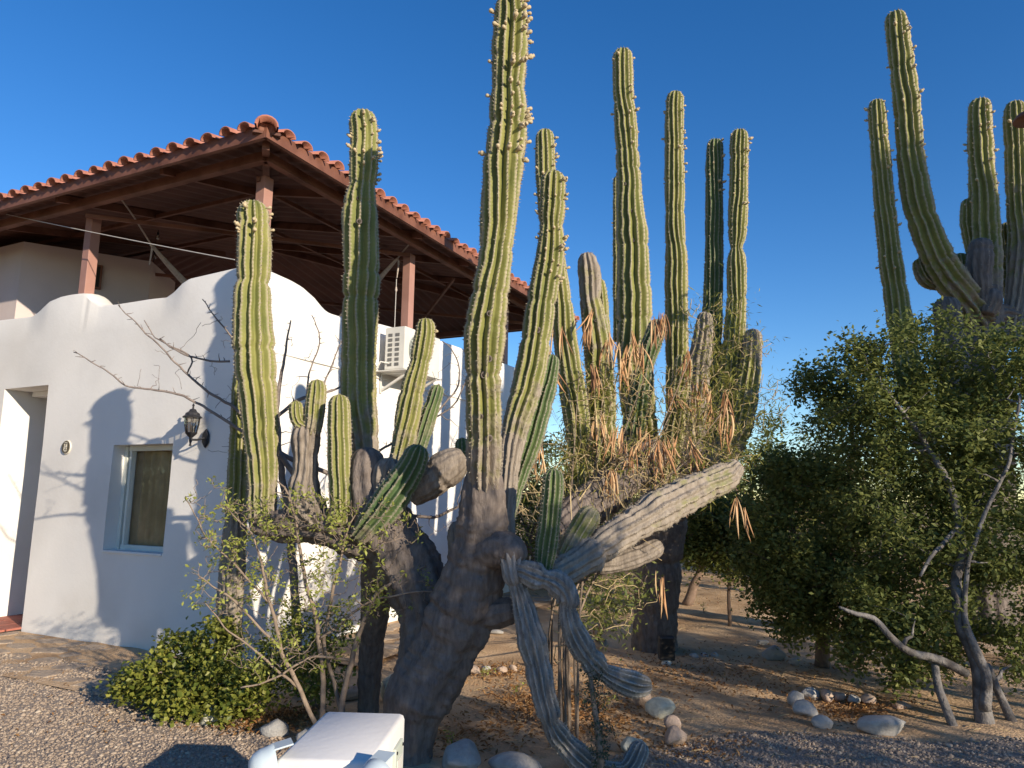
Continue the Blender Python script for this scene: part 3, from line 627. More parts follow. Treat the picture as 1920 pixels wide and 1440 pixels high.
# bulbs on the terrace
for k, (u, v, Yb) in enumerate(((310, 352, 9.0), (398, 364, 9.0), (298, 402, 9.6), (296, 442, 10.2), (290, 478, 10.8), (287, 500, 11.4), (584, 358, 9.2), (645, 420, 10))):
    p = P(u, v, Yb); o = thing('pendant_bulb', p, 'clear glass bulb hanging on a black cord under the terrace roof', 'light bulb', 'bulbs strung under the terrace roof')
    b = MB(); b.lathe([(0.006, -0.065), (0.022, -0.055), (0.029, -0.03), (0.024, -0.005), (0.014, 0.015)], p, n=10); b.build('bulb', M['bulb'], o, smooth=True)
    b = MB(); b.lathe([(0.016, 0.012), (0.017, 0.05), (0.006, 0.06)], p, n=8); b.build('socket', M['black'], o)
    b = MB(); b.tube([p + Z * 0.055, p + Z * 0.28], 0.005, 5); b.build('cord', M['black'], o)
p = P(742, 560, 9.45); o = thing('wind_chime', p, 'thin white cord with a small float hanging beside the terrace post', 'cord')
b = MB(); b.tube([p + Z * 0.28, p + Z * 0.10, p - Z * 0.42], 0.005, 5); b.build('cord', M['cable'], o)
b = MB(); b.lathe([(0.006, -0.03), (0.018, 0), (0.010, 0.04), (0.004, 0.06)], p + Z * 0.12, n=8); b.build('float', M['rope'], o)

# ------------------------------------------------------------------ cacti
def bud_mesh(kind):
    b = MB()
    if kind == 0: b.lathe([(0.006, -0.01), (0.009, 0.01), (0.012, 0.024), (0.0135, 0.036), (0.010, 0.046), (0.003, 0.050)], (0, 0, 0), n=8)
    elif kind == 1: b.lathe([(0.007, -0.01), (0.010, 0.012), (0.016, 0.026), (0.017, 0.040), (0.011, 0.050), (0.006, 0.054), (0.012, 0.062), (0.004, 0.066)], (0, 0, 0), n=8)
    else: b.lathe([(0.005, -0.01), (0.008, 0.008), (0.010, 0.018), (0.006, 0.026), (0.002, 0.028)], (0, 0, 0), n=7)
    return mesh_of('flower_bud', b.V, b.F, M['bud'], True)
BUD = [bud_mesh(k) for k in range(3)]
def scar_mesh():
    b = MB(); b.lathe([(0.030, -0.012), (0.034, 0.004), (0.027, 0.012), (0.019, 0.006)], (0, 0, 0), n=12); return mesh_of('scar', b.V, b.F[:-1], M['trunk'], True)
SCAR = scar_mesh()
def hole_mesh():
    b = MB(); b.lathe([(0.020, 0.0), (0.020, 0.0085), (0.001, 0.0086)], (0, 0, 0), n=10); return mesh_of('scar_hole', b.V, b.F, M['hole'], True)
HOLE = hole_mesh()
TOCAM = lambda p: (CAM - p) / np.linalg.norm(CAM - p)
def ribbed(parent, pts, Y=None, ribs=11, depth=0.42, m='cactus', bark=(0, 0), seed=0, dome=True, pinch=0.12, ds=None, spines=True, buds=0, bud_span=(0.55, 0.97), bud_scale=1.0, scars=(), name='stem', lump=0.04, label=None, flat_end=False):
    A = []
    for q in pts:
        p = P(q[0], q[1], q[3] if len(q) > 3 else Y); A.append([*p, rad(q[2], p)])
    dist = np.linalg.norm(np.mean(A, 0)[:3] - CAM)
    ds = ds or 0.0026 * dist
    S, x = smooth_path(A, ds); c = S[:, :3]; r = S[:, 3].copy(); Lx = x[-1]; rs = np.random.RandomState(seed + 100)
    r *= 1 + lump * wob(x, seed, 9) + 0.5 * lump * wob(x, seed + 7, 30)
    k = rs.uniform(0.2, 0.5)
    while k < Lx - 0.15:
        r *= 1 - pinch * rs.uniform(.3, 1) * np.exp(-((x - k) / 0.022) ** 2); k += rs.uniform(0.18, 0.6)
    if dome:
        rt = np.interp(Lx - 1.1 * S[-1, 3], x, r); q = np.clip((x - (Lx - 1.15 * rt)) / (1.15 * rt), 0, 1); r = np.where(q > 0, rt * np.sqrt(np.clip(1 - q ** 2.2, 0.0004, 1)), r)
    T, N, B = frames(c); mm = 6; na = ribs * mm; a = np.arange(na) * 2 * math.pi / na; ph = (np.arange(na) % mm) / mm
    h = 1 - np.abs(2 * ph - 1)
    tw = 0.25 * wob(x, seed + 3, 2.0)[:, None] + 0.05 * wob(x, seed + 5, 12)[:, None]
    ang = a[None, :] + tw
    bk = np.interp(x / Lx, np.linspace(0, 1, len(bark)), bark)
    dep = depth * (1 - 0.35 * bk)[:, None] * (1 + 0.25 * wob(x[:, None] + a[None, :] * 0.7, seed + 9, 5))
    prof = 1 - dep * (1 - h[None, :] ** 0.85)
    sp = 0.0115 + 0.0032 * dist; areole = (np.sin(2 * math.pi * x / sp) * 0.5 + 0.5)
    ridge_i = np.floor(np.arange(na) / mm).astype(int); phs = rs.uniform(0, 6.28, ribs)[ridge_i]
    ar = (np.sin(2 * math.pi * x[:, None] / sp + phs[None, :]) * 0.5 + 0.5)
    prof = prof + 0.022 * np.where(h[None, :] > 0.99, ar, 0) + 0.012 * wob(x[:, None] * 1.0 + ang * 3, seed + 13, 20)
    rr = r[:, None] * prof
    if bk.max() > 0.4: rr = rr * (1 + 0.05 * bk[:, None] * wob(x[:, None] * 3 + ang * 1.6, seed + 21, 14))
    V = c[:, None, :] + rr[..., None] * (np.cos(ang)[..., None] * N[:, None, :] + np.sin(ang)[..., None] * B[:, None, :])
    n = len(c); idx = np.arange(n * na).reshape(n, na); nxt = np.roll(idx, -1, 1)
    Fc = np.stack([idx[:-1], nxt[:-1], nxt[1:], idx[1:]], -1).reshape(-1, 4)
    V = V.reshape(-1, 3); at = {'rib': np.tile(h, n), 'areole': np.repeat(areole, na) * 0 + ar.ravel(), 'bark': np.repeat(bk, na)}
    # end caps as centre fans folded into quads
    e0, e1 = len(V), len(V) + 1; V = np.vstack([V, c[0], c[-1] + T[-1] * (0.02 * r[-1])])
    caps = [(e0, nxt[0, k], idx[0, k], e0) for k in range(0)]
    Ft = [tuple(f) for f in Fc] if False else None
    for key in at: at[key] = np.r_[at[key], 0.5 if key != 'bark' else bk[0], 0.5 if key != 'bark' else bk[-1]]
    capq = []
    for k in range(0, na, 2):
        capq.append((e0, idx[0, (k + 2) % na], idx[0, k + 1], idx[0, k])); capq.append((e1, idx[-1, k], idx[-1, k + 1], idx[-1, (k + 2) % na]))
    Fc = np.vstack([Fc, np.array(capq)])
    o = build(name, V, Fc, M[m], parent, None, True, at)
    if label: o['label'] = label
    ridx = [k * mm + mm // 2 for k in range(ribs)]
    if spines:
        V2 = []; step = max(1, int(round(sp / ds)))
        rows = np.arange(0, n, step); V3 = V[:n * na].reshape(n, na, 3)
        pk = V3[rows][:, ridx].reshape(-1, 3); ce = np.repeat(c[rows], ribs, 0); bkk = np.repeat(bk[rows], ribs); tt = np.repeat(T[rows], ribs, 0)
        keep = rs.rand(len(pk)) > bkk * 0.8; pk, ce, tt = pk[keep], ce[keep], tt[keep]
        o_ = pk - ce; o_ -= tt * (o_ * tt).sum(1)[:, None]; o_ /= np.linalg.norm(o_, axis=1)[:, None] + 1e-9
        ns = 3; pk = np.repeat(pk, ns, 0); o_ = np.repeat(o_, ns, 0)
        d = o_ + rs.normal(size=o_.shape) * 0.55; d /= np.linalg.norm(d, axis=1)[:, None]
        w = np.cross(d, rs.normal(size=d.shape)); w /= np.linalg.norm(w, axis=1)[:, None]
        ln_ = rs.uniform(.008, .017, len(pk))[:, None] * (0.7 + dist / 14); wd = 0.0011 + 0.00022 * dist
        VV = np.stack([pk - o_ * 0.002 + w * wd, pk - o_ * 0.002 - w * wd, pk + d * ln_], 1).reshape(-1, 3)
        build('spines', VV, np.arange(len(VV)).reshape(-1, 3), M['spine'], o, None, False, None, 'stuff')
    V3 = V[:n * na].reshape(n, na, 3)
    for k in range(buds):
        for tr in range(12):
            i = int(n * rs.uniform(*bud_span)); i = min(i, n - 2); j = ridx[rs.randint(ribs)]; o_ = V3[i, j] - c[i]; o_ /= np.linalg.norm(o_)
            if o_ @ TOCAM(c[i]) > -0.25 and (o_[0] > -0.1 or rs.rand() < 0.35): break
        d = o_ + T[i] * rs.uniform(0.0, 0.7) + rs.normal(size=3) * 0.12
        place('flower_bud', BUD[rs.choice(3, p=[.4, .3, .3])], o, V3[i, j] - o_ * 0.004, Vector(d).to_track_quat('Z', 'Y'), (lambda q: (q, q, q * .78))(bud_scale * rs.uniform(.75, 1.25)))
    for (f_, w_) in scars:                                    # woodpecker holes and wounds facing the viewer
        i = int(n * f_); cand = V3[i] - c[i]; cand /= np.linalg.norm(cand, axis=1)[:, None]; want = TOCAM(c[i]) + RT * w_; j = int(np.argmax(cand @ want)); d = cand[j]
        sc = rs.uniform(.55, .95); s_ = place('scar', SCAR, o, V3[i, j] - d * 0.004, Vector(d).to_track_quat('Z', 'Y'), (sc * .8, sc * .8, sc))
        s_.rotation_quaternion = Vector(d).to_track_quat('Z', 'Y'); 
        place('scar_hole', HOLE, o, V3[i, j] - d * 0.004, Vector(d).to_track_quat('Z', 'Y'), (sc * .8, sc * .8, sc))
    return o
cac = thing('cardon_cactus', G(780, 1420), 'huge branching cardon cactus with dark twisted trunk before the white house', 'cactus')
# trunk and old wood
ribbed(cac, [(765, 1450, 92, 4.62), (770, 1385, 94, 4.64), (782, 1315, 122, 4.66), (826, 1235, 130, 4.66), (864, 1155, 132, 4.64), (888, 1080, 122, 4.6), (903, 1000, 104, 4.55), (906, 930, 88, 4.5), (908, 868, 70, 4.48)], ribs=8, depth=0.20, m='trunk', bark=(1, 1), seed=1, dome=True, pinch=0.05, spines=False, name='trunk', lump=0.075)
ribbed(cac, [(768, 1360, 72, 4.72), (786, 1260, 92, 4.78), (798, 1170, 98, 4.85), (782, 1095, 116, 4.95), (748, 1030, 118, 5.02), (712, 970, 112, 5.06), (692, 910, 78, 5.06), (686, 838, 60, 5.05)], ribs=9, depth=0.24, m='trunk', bark=(1, 1), seed=2, dome=True, pinch=0.06, spines=False, name='trunk', lump=0.07)
ribbed(cac, [(690, 1345, 40, 5.55), (694, 1250, 44, 5.5), (700, 1180, 50, 5.4), (706, 1120, 60, 5.3), (716, 1060, 76, 5.2), (725, 1010, 60, 5.15)], ribs=9, depth=0.14, m='trunk', bark=(1, 1), seed=3, dome=False, spines=False, name='prop_stem')
ribbed(cac, [(760, 1035, 70, 5.02), (690, 1005, 92, 5.08), (625, 990, 76, 5.12), (565, 985, 66, 5.18), (515, 985, 60, 5.22), (470, 975, 40, 5.26)], ribs=10, depth=0.42, m='trunk', bark=(1, 1), seed=4, dome=True, spines=False, name='arm', lump=0.10)
ribbed(cac, [(600, 985, 60, 5.14), (575, 950, 66, 5.14), (570, 915, 58, 5.15), (573, 880, 44, 5.15), (573, 840, 50, 5.15), (574, 808, 56, 5.15), (576, 792, 44, 5.15)], ribs=12, depth=0.3, m='old', bark=(1, .8), seed=5, dome=True, spines=False, name='arm', lump=0.08)
ribbed(cac, [(735, 985, 60, 5.0), (728, 930, 66, 4.98), (730, 885, 62, 4.98), (735, 858, 50, 4.98)], ribs=10, depth=0.40, m='old', bark=(.9, .9), seed=6, dome=True, spines=False, name='arm', lump=0.08)
ribbed(cac, [(770, 930, 46, 5.0), (800, 908, 62, 4.98), (835, 880, 70, 4.96), (862, 862, 54, 4.95), (872, 855, 30, 4.95)], ribs=13, depth=0.08, m='old', bark=(.7, .5), seed=7, dome=False, spines=False, name='cut_arm')
ribbed(cac, [(868, 1130, 50, 4.85), (864, 1060, 46, 4.85), (862, 1010, 46, 4.85), (860, 975, 40, 4.85)], ribs=10, depth=0.42, m='old', bark=(.9, .8), seed=70, dome=True, spines=False, name='arm')
# live stems
ribbed(cac, [(908, 925, 54, 4.46), (908, 850, 67, 4.36), (907, 780, 68, 4.28), (906, 700, 70, 4.22), (910, 620, 78, 4.18), (918, 560, 71, 4.16), (928, 490, 65, 4.15), (935, 400, 68, 4.15), (943, 320, 74, 4.15), (952, 245, 76, 4.15), (953, 190, 69, 4.15), (953, 165, 60, 4.15), (955, 120, 66, 4.15), (957, 60, 66, 4.15), (958, 25, 62, 4.15), (958, -10, 54, 4.15)],
       ribs=12, depth=0.48, bark=(.6, .26, .12, .0, 0, 0, 0, 0), seed=11, buds=62, bud_span=(.64, .99), bud_scale=.92, scars=((.23, .1), (.34, .1), (.36, .0), (.12, .3), (.16, -.2), (.26, .4), (.6, .6)), pinch=0.16)
ribbed(cac, [(686, 900, 44, 5.34), (681, 830, 58, 5.34), (673, 760, 65, 5.34), (672, 680, 67, 5.34), (675, 600, 65, 5.34), (678, 520, 68, 5.34), (676, 450, 68, 5.34), (675, 390, 64, 5.34), (679, 350, 50, 5.34), (682, 310, 54, 5.34), (683, 260, 54, 5.34), (681, 232, 52, 5.34), (680, 206, 48, 5.34)],
       ribs=11, depth=0.34, m='cactus', bark=(.8, .2, 0, 0, 0, 0, 0), seed=12, buds=30, bud_span=(.78, .97), bud_scale=.9, scars=((.66, .0), (.65, -.3), (.73, -.1)))
ribbed(cac, [(490, 972, 50, 5.24), (492, 890, 57, 5.24), (490, 820, 62, 5.24), (482, 720, 73, 5.24), (474, 620, 74, 5.24), (473, 545, 64, 5.24), (475, 520, 58, 5.24), (477, 470, 63, 5.24), (476, 430, 60, 5.24), (475, 405, 58, 5.24), (475, 376, 54, 5.24)],
       ribs=12, depth=0.42, bark=(.45, .12, 0, 0, 0, 0), seed=13, buds=12, bud_span=(.86, .97), pinch=0.14)
ribbed(cac, [(575, 800, 22, 5.12), (561, 792, 26, 5.11), (556, 775, 28, 5.1), (555, 751, 26, 5.1)], ribs=10, depth=0.42, seed=14)
ribbed(cac, [(584, 815, 30, 5.13), (588, 790, 36, 5.12), (592, 750, 38, 5.12), (594, 735, 37, 5.12), (595, 711, 34, 5.12)], ribs=11, depth=0.42, bark=(.3, 0), seed=15)
ribbed(cac, [(642, 985, 42, 5.0), (640, 940, 45, 5.0), (637, 880, 45, 5.0), (636, 800, 43, 5.0), (636, 770, 41, 5.0), (636, 739, 37, 5.0)], ribs=11, depth=0.42, bark=(.25, 0, 0), seed=16)
ribbed(cac, [(745, 890, 40, 5.32), (757, 830, 46, 5.32), (766, 775, 47, 5.32), (776, 720, 44, 5.32), (785, 690, 38, 5.32), (789, 670, 40, 5.32), (795, 640, 40, 5.32), (798, 620, 38, 5.32), (798, 596, 34, 5.32)], ribs=11, depth=0.42, bark=(.5, .1, 0, 0), seed=17, buds=2, bud_span=(.9, .95))
ribbed(cac, [(775, 870, 28, 5.4), (788, 830, 32, 5.4), (802, 785, 32, 5.4), (814, 750, 29, 5.4), (823, 721, 26, 5.4)], ribs=10, depth=0.42, m='cactus_green', bark=(.3, 0), seed=18)
ribbed(cac, [(672, 1010, 40, 4.92), (695, 985, 56, 4.9), (722, 950, 64, 4.88), (752, 908, 62, 4.86), (772, 875, 54, 4.85), (789, 834, 46, 4.85)], ribs=12, depth=0.42, m='cactus_green', bark=(.4, 0, 0), seed=19)
ribbed(cac, [(872, 880, 26, 5.2), (868, 845, 28, 5.2), (866, 820, 26, 5.2)], ribs=10, m='cactus_green', seed=20)
ribbed(cac, [(952, 1030, 26, 4.6), (950, 960, 34, 4.7), (954, 880, 42, 4.78), (966, 805, 50, 4.8), (988, 725, 58, 4.82), (1004, 641, 58, 4.85), (1016, 561, 55, 4.87), (1030, 490, 54, 4.88), (1034, 450, 50, 4.88), (1034, 425, 44, 4.88), (1036, 390, 50, 4.88), (1037, 352, 48, 4.88), (1038, 320, 42, 4.88)],
       ribs=12, depth=0.42, bark=(1, .75, .35, .1, 0, 0, 0), seed=21, buds=26, bud_span=(.7, .97), bud_scale=.85, scars=((.55, .0),))
ribbed(cac, [(950, 985, 24, 4.9), (968, 905, 36, 4.95), (992, 835, 44, 4.95), (1010, 770, 46, 4.95), (1026, 715, 40, 4.95), (1035, 664, 32, 4.95)], ribs=12, depth=0.42, m='cactus_green', bark=(.3, 0, 0), seed=22)
ribbed(cac, [(1096, 960, 40, 5.6), (1088, 850, 46, 5.7), (1078, 760, 50, 5.75), (1062, 650, 46, 5.8), (1048, 545, 42, 5.8), (1032, 430, 40, 5.8), (1024, 340, 38, 5.8), (1022, 275, 36, 5.8), (1022, 242, 32, 5.8)], ribs=11, depth=0.42, bark=(.2, 0, 0), seed=23, buds=30, bud_span=(.6, .97), bud_scale=.8)
ribbed(cac, [(1135, 940, 46, 5.9), (1130, 820, 54, 6.0), (1124, 700, 54, 6.0), (1120, 640, 52, 6.0), (1112, 590, 46, 6.0), (1107, 562, 40, 6.0), (1106, 520, 42, 6.0), (1102, 495, 38, 6.0), (1100, 473, 32, 6.0)], ribs=10, depth=0.42, bark=(.3, .15, .2, .6), seed=24, scars=((.7, .2),))
ribbed(cac, [(1140, 900, 30, 6.1), (1132, 720, 32, 6.1), (1129, 620, 30, 6.1), (1126, 560, 27, 6.1), (1122, 522, 22, 6.1)], ribs=10, seed=25)
ribbed(cac, [(1018, 1075, 30, 4.42), (1022, 1045, 40, 4.42), (1028, 1000, 43, 4.42), (1034, 950, 40, 4.42), (1037, 915, 40, 4.42), (1039, 878, 36, 4.42)], ribs=11, depth=0.42, m='cactus_green', bark=(.1, 0), seed=26)
# fallen arms
ribbed(cac, [(1030, 1085, 44, 4.5), (1062, 1068, 56, 4.55), (1105, 1040, 62, 4.65), (1160, 1002, 66, 4.8), (1220, 965, 66, 4.95), (1280, 932, 68, 5.1), (1330, 908, 62, 5.2), (1362, 892, 50, 5.28), (1384, 872, 30, 5.3)], ribs=13, depth=0.24, m='cactus', bark=(.9, .85, .7, .55, .5, .32, .6), seed=31, dome=False, name='fallen_arm', lump=0.13, pinch=0.22)
ribbed(cac, [(1055, 1050, 40, 4.62), (1075, 1015, 46, 4.66), (1100, 975, 46, 4.7), (1118, 955, 40, 4.72)], ribs=12, depth=0.14, bark=(.3, .2), seed=32, name='fallen_arm')
ribbed(cac, [(1120, 1060, 34, 5.0), (1165, 1052, 40, 5.05), (1215, 1035, 38, 5.1), (1240, 1020, 30, 5.15)], ribs=10, depth=0.25, m='old', bark=(1, 1), seed=33, spines=False, name='fallen_arm')
ribbed(cac, [(1020, 1015, 50, 5.0), (1075, 970, 70, 5.2), (1140, 920, 78, 5.5), (1200, 870, 70, 5.8), (1240, 840, 46, 6.0)], ribs=14, depth=0.22, m='trunk', bark=(1, 1), seed=34, spines=False, name='fallen_arm', lump=0.10)
ribbed(cac, [(905, 1040, 60, 4.5), (940, 1030, 70, 4.42), (962, 1040, 66, 4.38), (968, 1060, 50, 4.36), (966, 985, 26, 4.5)][:4], ribs=9, depth=0.10, m='trunk', bark=(1, 1), seed=35, spines=False, name='arm')
ribbed(cac, [(958, 1040, 54, 4.37), (962, 1068, 48, 4.35), (968, 1100, 46, 4.35)], ribs=11, depth=0.48, m='dead', bark=(.9, 1), seed=36, spines=False, name='fallen_arm', lump=.12)
ribbed(cac, [(966, 1085, 30, 4.36), (980, 1130, 42, 4.35), (992, 1180, 50, 4.33), (1006, 1235, 52, 4.32), (1018, 1295, 48, 4.3), (1029, 1338, 46, 4.3), (1032, 1353, 32, 4.3), (1048, 1380, 44, 4.32), (1080, 1415, 46, 4.33), (1125, 1446, 44, 4.33), (1170, 1446, 40, 4.36), (1192, 1420, 40, 4.4), (1206, 1390, 34, 4.42)], ribs=11, depth=0.48, m='dead', bark=(.45, .32, .28, .2, .1), seed=37, name='fallen_arm', lump=.10, pinch=.2)
ribbed(cac, [(966, 1068, 36, 4.36), (985, 1072, 48, 4.34), (1008, 1082, 48, 4.33), (1022, 1086, 34, 4.33), (1040, 1092, 48, 4.33), (1058, 1108, 46, 4.33), (1066, 1128, 40, 4.33), (1064, 1140, 32, 4.33), (1072, 1175, 44, 4.34), (1092, 1215, 50, 4.36), (1118, 1248, 46, 4.38), (1132, 1260, 32, 4.4), (1160, 1274, 44, 4.42), (1192, 1284, 44, 4.45), (1222, 1286, 34, 4.47)], ribs=11, depth=0.48, m='dead', bark=(.7, .6, .38, .28, .1), seed=38, name='fallen_arm', lump=.10, pinch=.2)
ribbed(cac, [(895, 1155, 54, 4.6), (930, 1150, 58, 4.55), (958, 1145, 52, 4.5), (972, 1142, 36, 4.5)], ribs=10, depth=0.12, m='trunk', bark=(1, 1), seed=39, spines=False, name='broken_arm')

slim = thing('cardon_cactus', G(428, 1292), 'slim upright cardon column against the house corner behind the leafy bush', 'cactus')
ribbed(slim, [(424, 1310, 46, 5.9), (430, 1150, 48, 5.9), (438, 1030, 44, 5.9), (446, 930, 42, 5.9), (450, 840, 40, 5.9), (453, 760, 38, 5.9), (456, 700, 34, 5.9), (458, 640, 28, 5.9)], ribs=10, depth=0.42, bark=(1, 1, .6, .1, 0, 0), seed=41)

ca2 = thing('cardon_cactus', G(1226, 1216), 'clump of tall cardon columns rising behind the dry pod shrub', 'cactus')
Y2 = 7.3
ribbed(ca2, [(1226, 1225, 84, 7.95), (1230, 1130, 84, 7.9), (1234, 1050, 88, 7.8), (1244, 960, 92, 7.7), (1266, 880, 104, 7.5), (1296, 820, 90, 7.35)], ribs=10, depth=0.08, m='trunk', bark=(1, 1), seed=50, dome=False, spines=False, name='trunk')
ribbed(ca2, [(1236, 900, 60, 7.5), (1205, 820, 62, 7.3), (1195, 740, 66, 7.2), (1191, 650, 68, 7.2), (1189, 560, 64, 7.2), (1187, 490, 60, 7.2), (1185, 440, 58, 7.2), (1181, 390, 52, 7.2), (1179, 344, 46, 7.2), (1174, 250, 42, 7.2), (1169, 172, 39, 7.2), (1168, 130, 38, 7.2), (1167, 91, 36, 7.2)], ribs=12, depth=0.42, bark=(.3, .1, 0, 0, 0), seed=51, buds=12, bud_span=(.75, .98), bud_scale=.95, scars=((.66, -.4), (.60, .2), (.53, .0)))
ribbed(ca2, [(1270, 860, 44, 7.4), (1270, 740, 42, 7.4), (1269, 640, 42, 7.4), (1268, 540, 42, 7.4), (1268, 480, 41, 7.4), (1266, 440, 36, 7.4), (1265, 344, 37, 7.4), (1264, 250, 35, 7.4), (1265, 210, 35, 7.4), (1266, 171, 32, 7.4)], ribs=12, depth=0.42, seed=52, bark=(.2, 0, 0), buds=22, bud_span=(.7, .98), bud_scale=.9)
ribbed(ca2, [(1318, 860, 50, 7.6), (1330, 720, 44, 7.6), (1335, 600, 38, 7.6), (1339, 480, 34, 7.6), (1339, 344, 32, 7.6), (1340, 295, 32, 7.6), (1341, 260, 30, 7.6)], ribs=12, depth=0.42, m='cactus_green', seed=53, bark=(.3, 0, 0), buds=10, bud_span=(.8, .98), bud_scale=.9)
ribbed(ca2, [(1325, 870, 60, 7.4), (1352, 800, 56, 7.4), (1367, 720, 46, 7.4), (1376, 640, 40, 7.4), (1381, 560, 36, 7.4), (1381, 490, 34, 7.4), (1381, 464, 24, 7.4), (1383, 430, 35, 7.4), (1385, 344, 34, 7.4), (1386, 280, 34, 7.4), (1386, 242, 31, 7.4)], ribs=12, depth=0.42, seed=54, bark=(.3, 0, 0), buds=16, bud_span=(.75, .98), bud_scale=.9)
ribbed(ca2, [(1330, 870, 60, 7.3), (1362, 840, 56, 7.25), (1388, 790, 50, 7.2), (1402, 720, 44, 7.2), (1410, 660, 36, 7.2), (1412, 616, 32, 7.2)], ribs=11, depth=0.40, seed=55, bark=(.6, .2, .2, .7))
ribbed(ca2, [(1170, 880, 40, 6.6), (1190, 800, 44, 6.6), (1202, 730, 42, 6.6), (1207, 700, 38, 6.6), (1210, 688, 28, 6.6), (1220, 650, 38, 6.6), (1230, 622, 36, 6.6), (1234, 598, 32, 6.6)], ribs=11, depth=0.40, seed=56, m='cactus_green', bark=(.5, .1, .1, .3))
ribbed(ca2, [(1244, 960, 34, 6.4), (1256, 860, 40, 6.4), (1264, 800, 42, 6.4), (1268, 775, 34, 6.4), (1276, 720, 36, 6.4), (1280, 695, 36, 6.4), (1281, 664, 32, 6.4)], ribs=11, depth=0.42, seed=57, m='cactus', bark=(.2, 0, 0))
ribbed(ca2, [(1300, 820, 44, 6.9), (1308, 720, 42, 6.9), (1315, 650, 40, 6.9), (1320, 615, 34, 6.9), (1323, 584, 26, 6.9)], ribs=11, depth=0.42, seed=58, bark=(.6, .6, .7))
ribbed(ca2, [(1162, 640, 24, 7.9), (1160, 520, 22, 7.9), (1159, 420, 20, 7.9), (1158, 330, 17, 7.9)], ribs=10, seed=59, buds=8, bud_scale=.8)

ca3 = thing('cardon_cactus', P(1850, 1230, 7.7) * [1, 1, 0], 'many armed cardon cactus towering above the dense dark tree', 'cactus')
Y3 = 7.7
def st3(pts, **k): return ribbed(ca3, [q if len(q) > 3 else (*q, Y3) for q in pts], ribs=k.pop('ribs', 11), **k)
st3([(1850, 1200, 96), (1850, 900, 90), (1846, 720, 80), (1842, 640, 74), (1845, 585, 64), (1850, 540, 50)], m='trunk', bark=(1, 1), seed=60, dome=False, spines=False, name='trunk', depth=.16)
st3([(1760, 900, 50, 7.55), (1710, 720, 50, 7.55), (1694, 640, 46, 7.55), (1681, 560, 43, 7.55), (1669, 480, 40, 7.55), (1660, 400, 37, 7.55), (1652, 300, 34, 7.55), (1646, 235, 32, 7.55), (1643, 186, 28, 7.55)], seed=61, buds=22, bud_span=(.5, .98), bark=(.3, 0, 0))
st3([(1840, 600, 66, 7.65), (1805, 552, 62, 7.55), (1768, 500, 57, 7.5), (1740, 440, 54, 7.48), (1721, 380, 52, 7.48), (1708, 300, 48, 7.48), (1703, 230, 46, 7.48), (1695, 150, 44, 7.48), (1686, 85, 42, 7.48), (1677, 21, 36, 7.48)], seed=62, buds=22, bud_span=(.5, .97), bark=(.4, .05, 0, 0))
st3([(1850, 570, 52), (1849, 500, 54), (1846, 420, 52), (1842, 340, 45), (1838, 260, 42), (1837, 225, 41), (1837, 184, 36)], seed=63, buds=22, bud_span=(.45, .97), bark=(.6, .1, 0, 0))
st3([(1842, 570, 34, 7.5), (1836, 520, 42, 7.5), (1838, 480, 44, 7.5), (1840, 446, 40, 7.5)], seed=64, bark=(.8, .8), m='trunk', dome=True, depth=.2)
st3([(1832, 500, 24, 7.8), (1822, 440, 32, 7.8), (1818, 410, 33, 7.8), (1818, 371, 28, 7.8)], seed=65)
st3([(1895, 640, 50), (1908, 560, 42), (1914, 480, 44), (1911, 400, 40), (1906, 300, 38), (1903, 235, 37), (1903, 189, 32)], seed=66, buds=14, bud_span=(.5, .97), bark=(.7, .2, 0))
st3([(1905, 580, 32, 7.95), (1893, 520, 28, 7.95), (1888, 460, 23, 7.95), (1884, 417, 19, 7.95)], seed=67, buds=8, bud_scale=.8)
st3([(1812, 560, 30, 7.85), (1804, 520, 34, 7.85), (1801, 505, 33, 7.85), (1800, 474, 29, 7.85)], seed=68)
st3([(1770, 535, 24, 7.65), (1742, 525, 33, 7.65), (1730, 505, 32, 7.65), (1724, 483, 27, 7.65)], seed=69, bark=(.4, .2))
st3([(1795, 800, 56, 7.4), (1788, 690, 54, 7.4), (1779, 610, 50, 7.4), (1773, 556, 44, 7.4)], seed=71, bark=(.7, .6), m='trunk', scars=((.7, 0),), depth=.2)
st3([(1848, 590, 30, 7.48), (1856, 565, 42, 7.48), (1858, 540, 36, 7.48)], seed=72, bark=(.8, .8), m='trunk', depth=.2)
st3([(1846, 600, 50, 7.7), (1880, 590, 44, 7.7), (1910, 600, 40, 7.7)], seed=73, bark=(.8, .7), m='trunk', dome=False, depth=.2, spines=False, name='arm')

# ------------------------------------------------------------------ shrubs and trees
def foliage(name, V, Fc, rnd, m, parent): return build(name, V, Fc, M[m], parent, None, True, {'rnd': rnd}, 'stuff')
def around(tips, n, sd, seed):
    r = np.random.RandomState(seed); t = np.repeat(np.asarray(tips), n, 0); return t + r.normal(size=t.shape) * sd
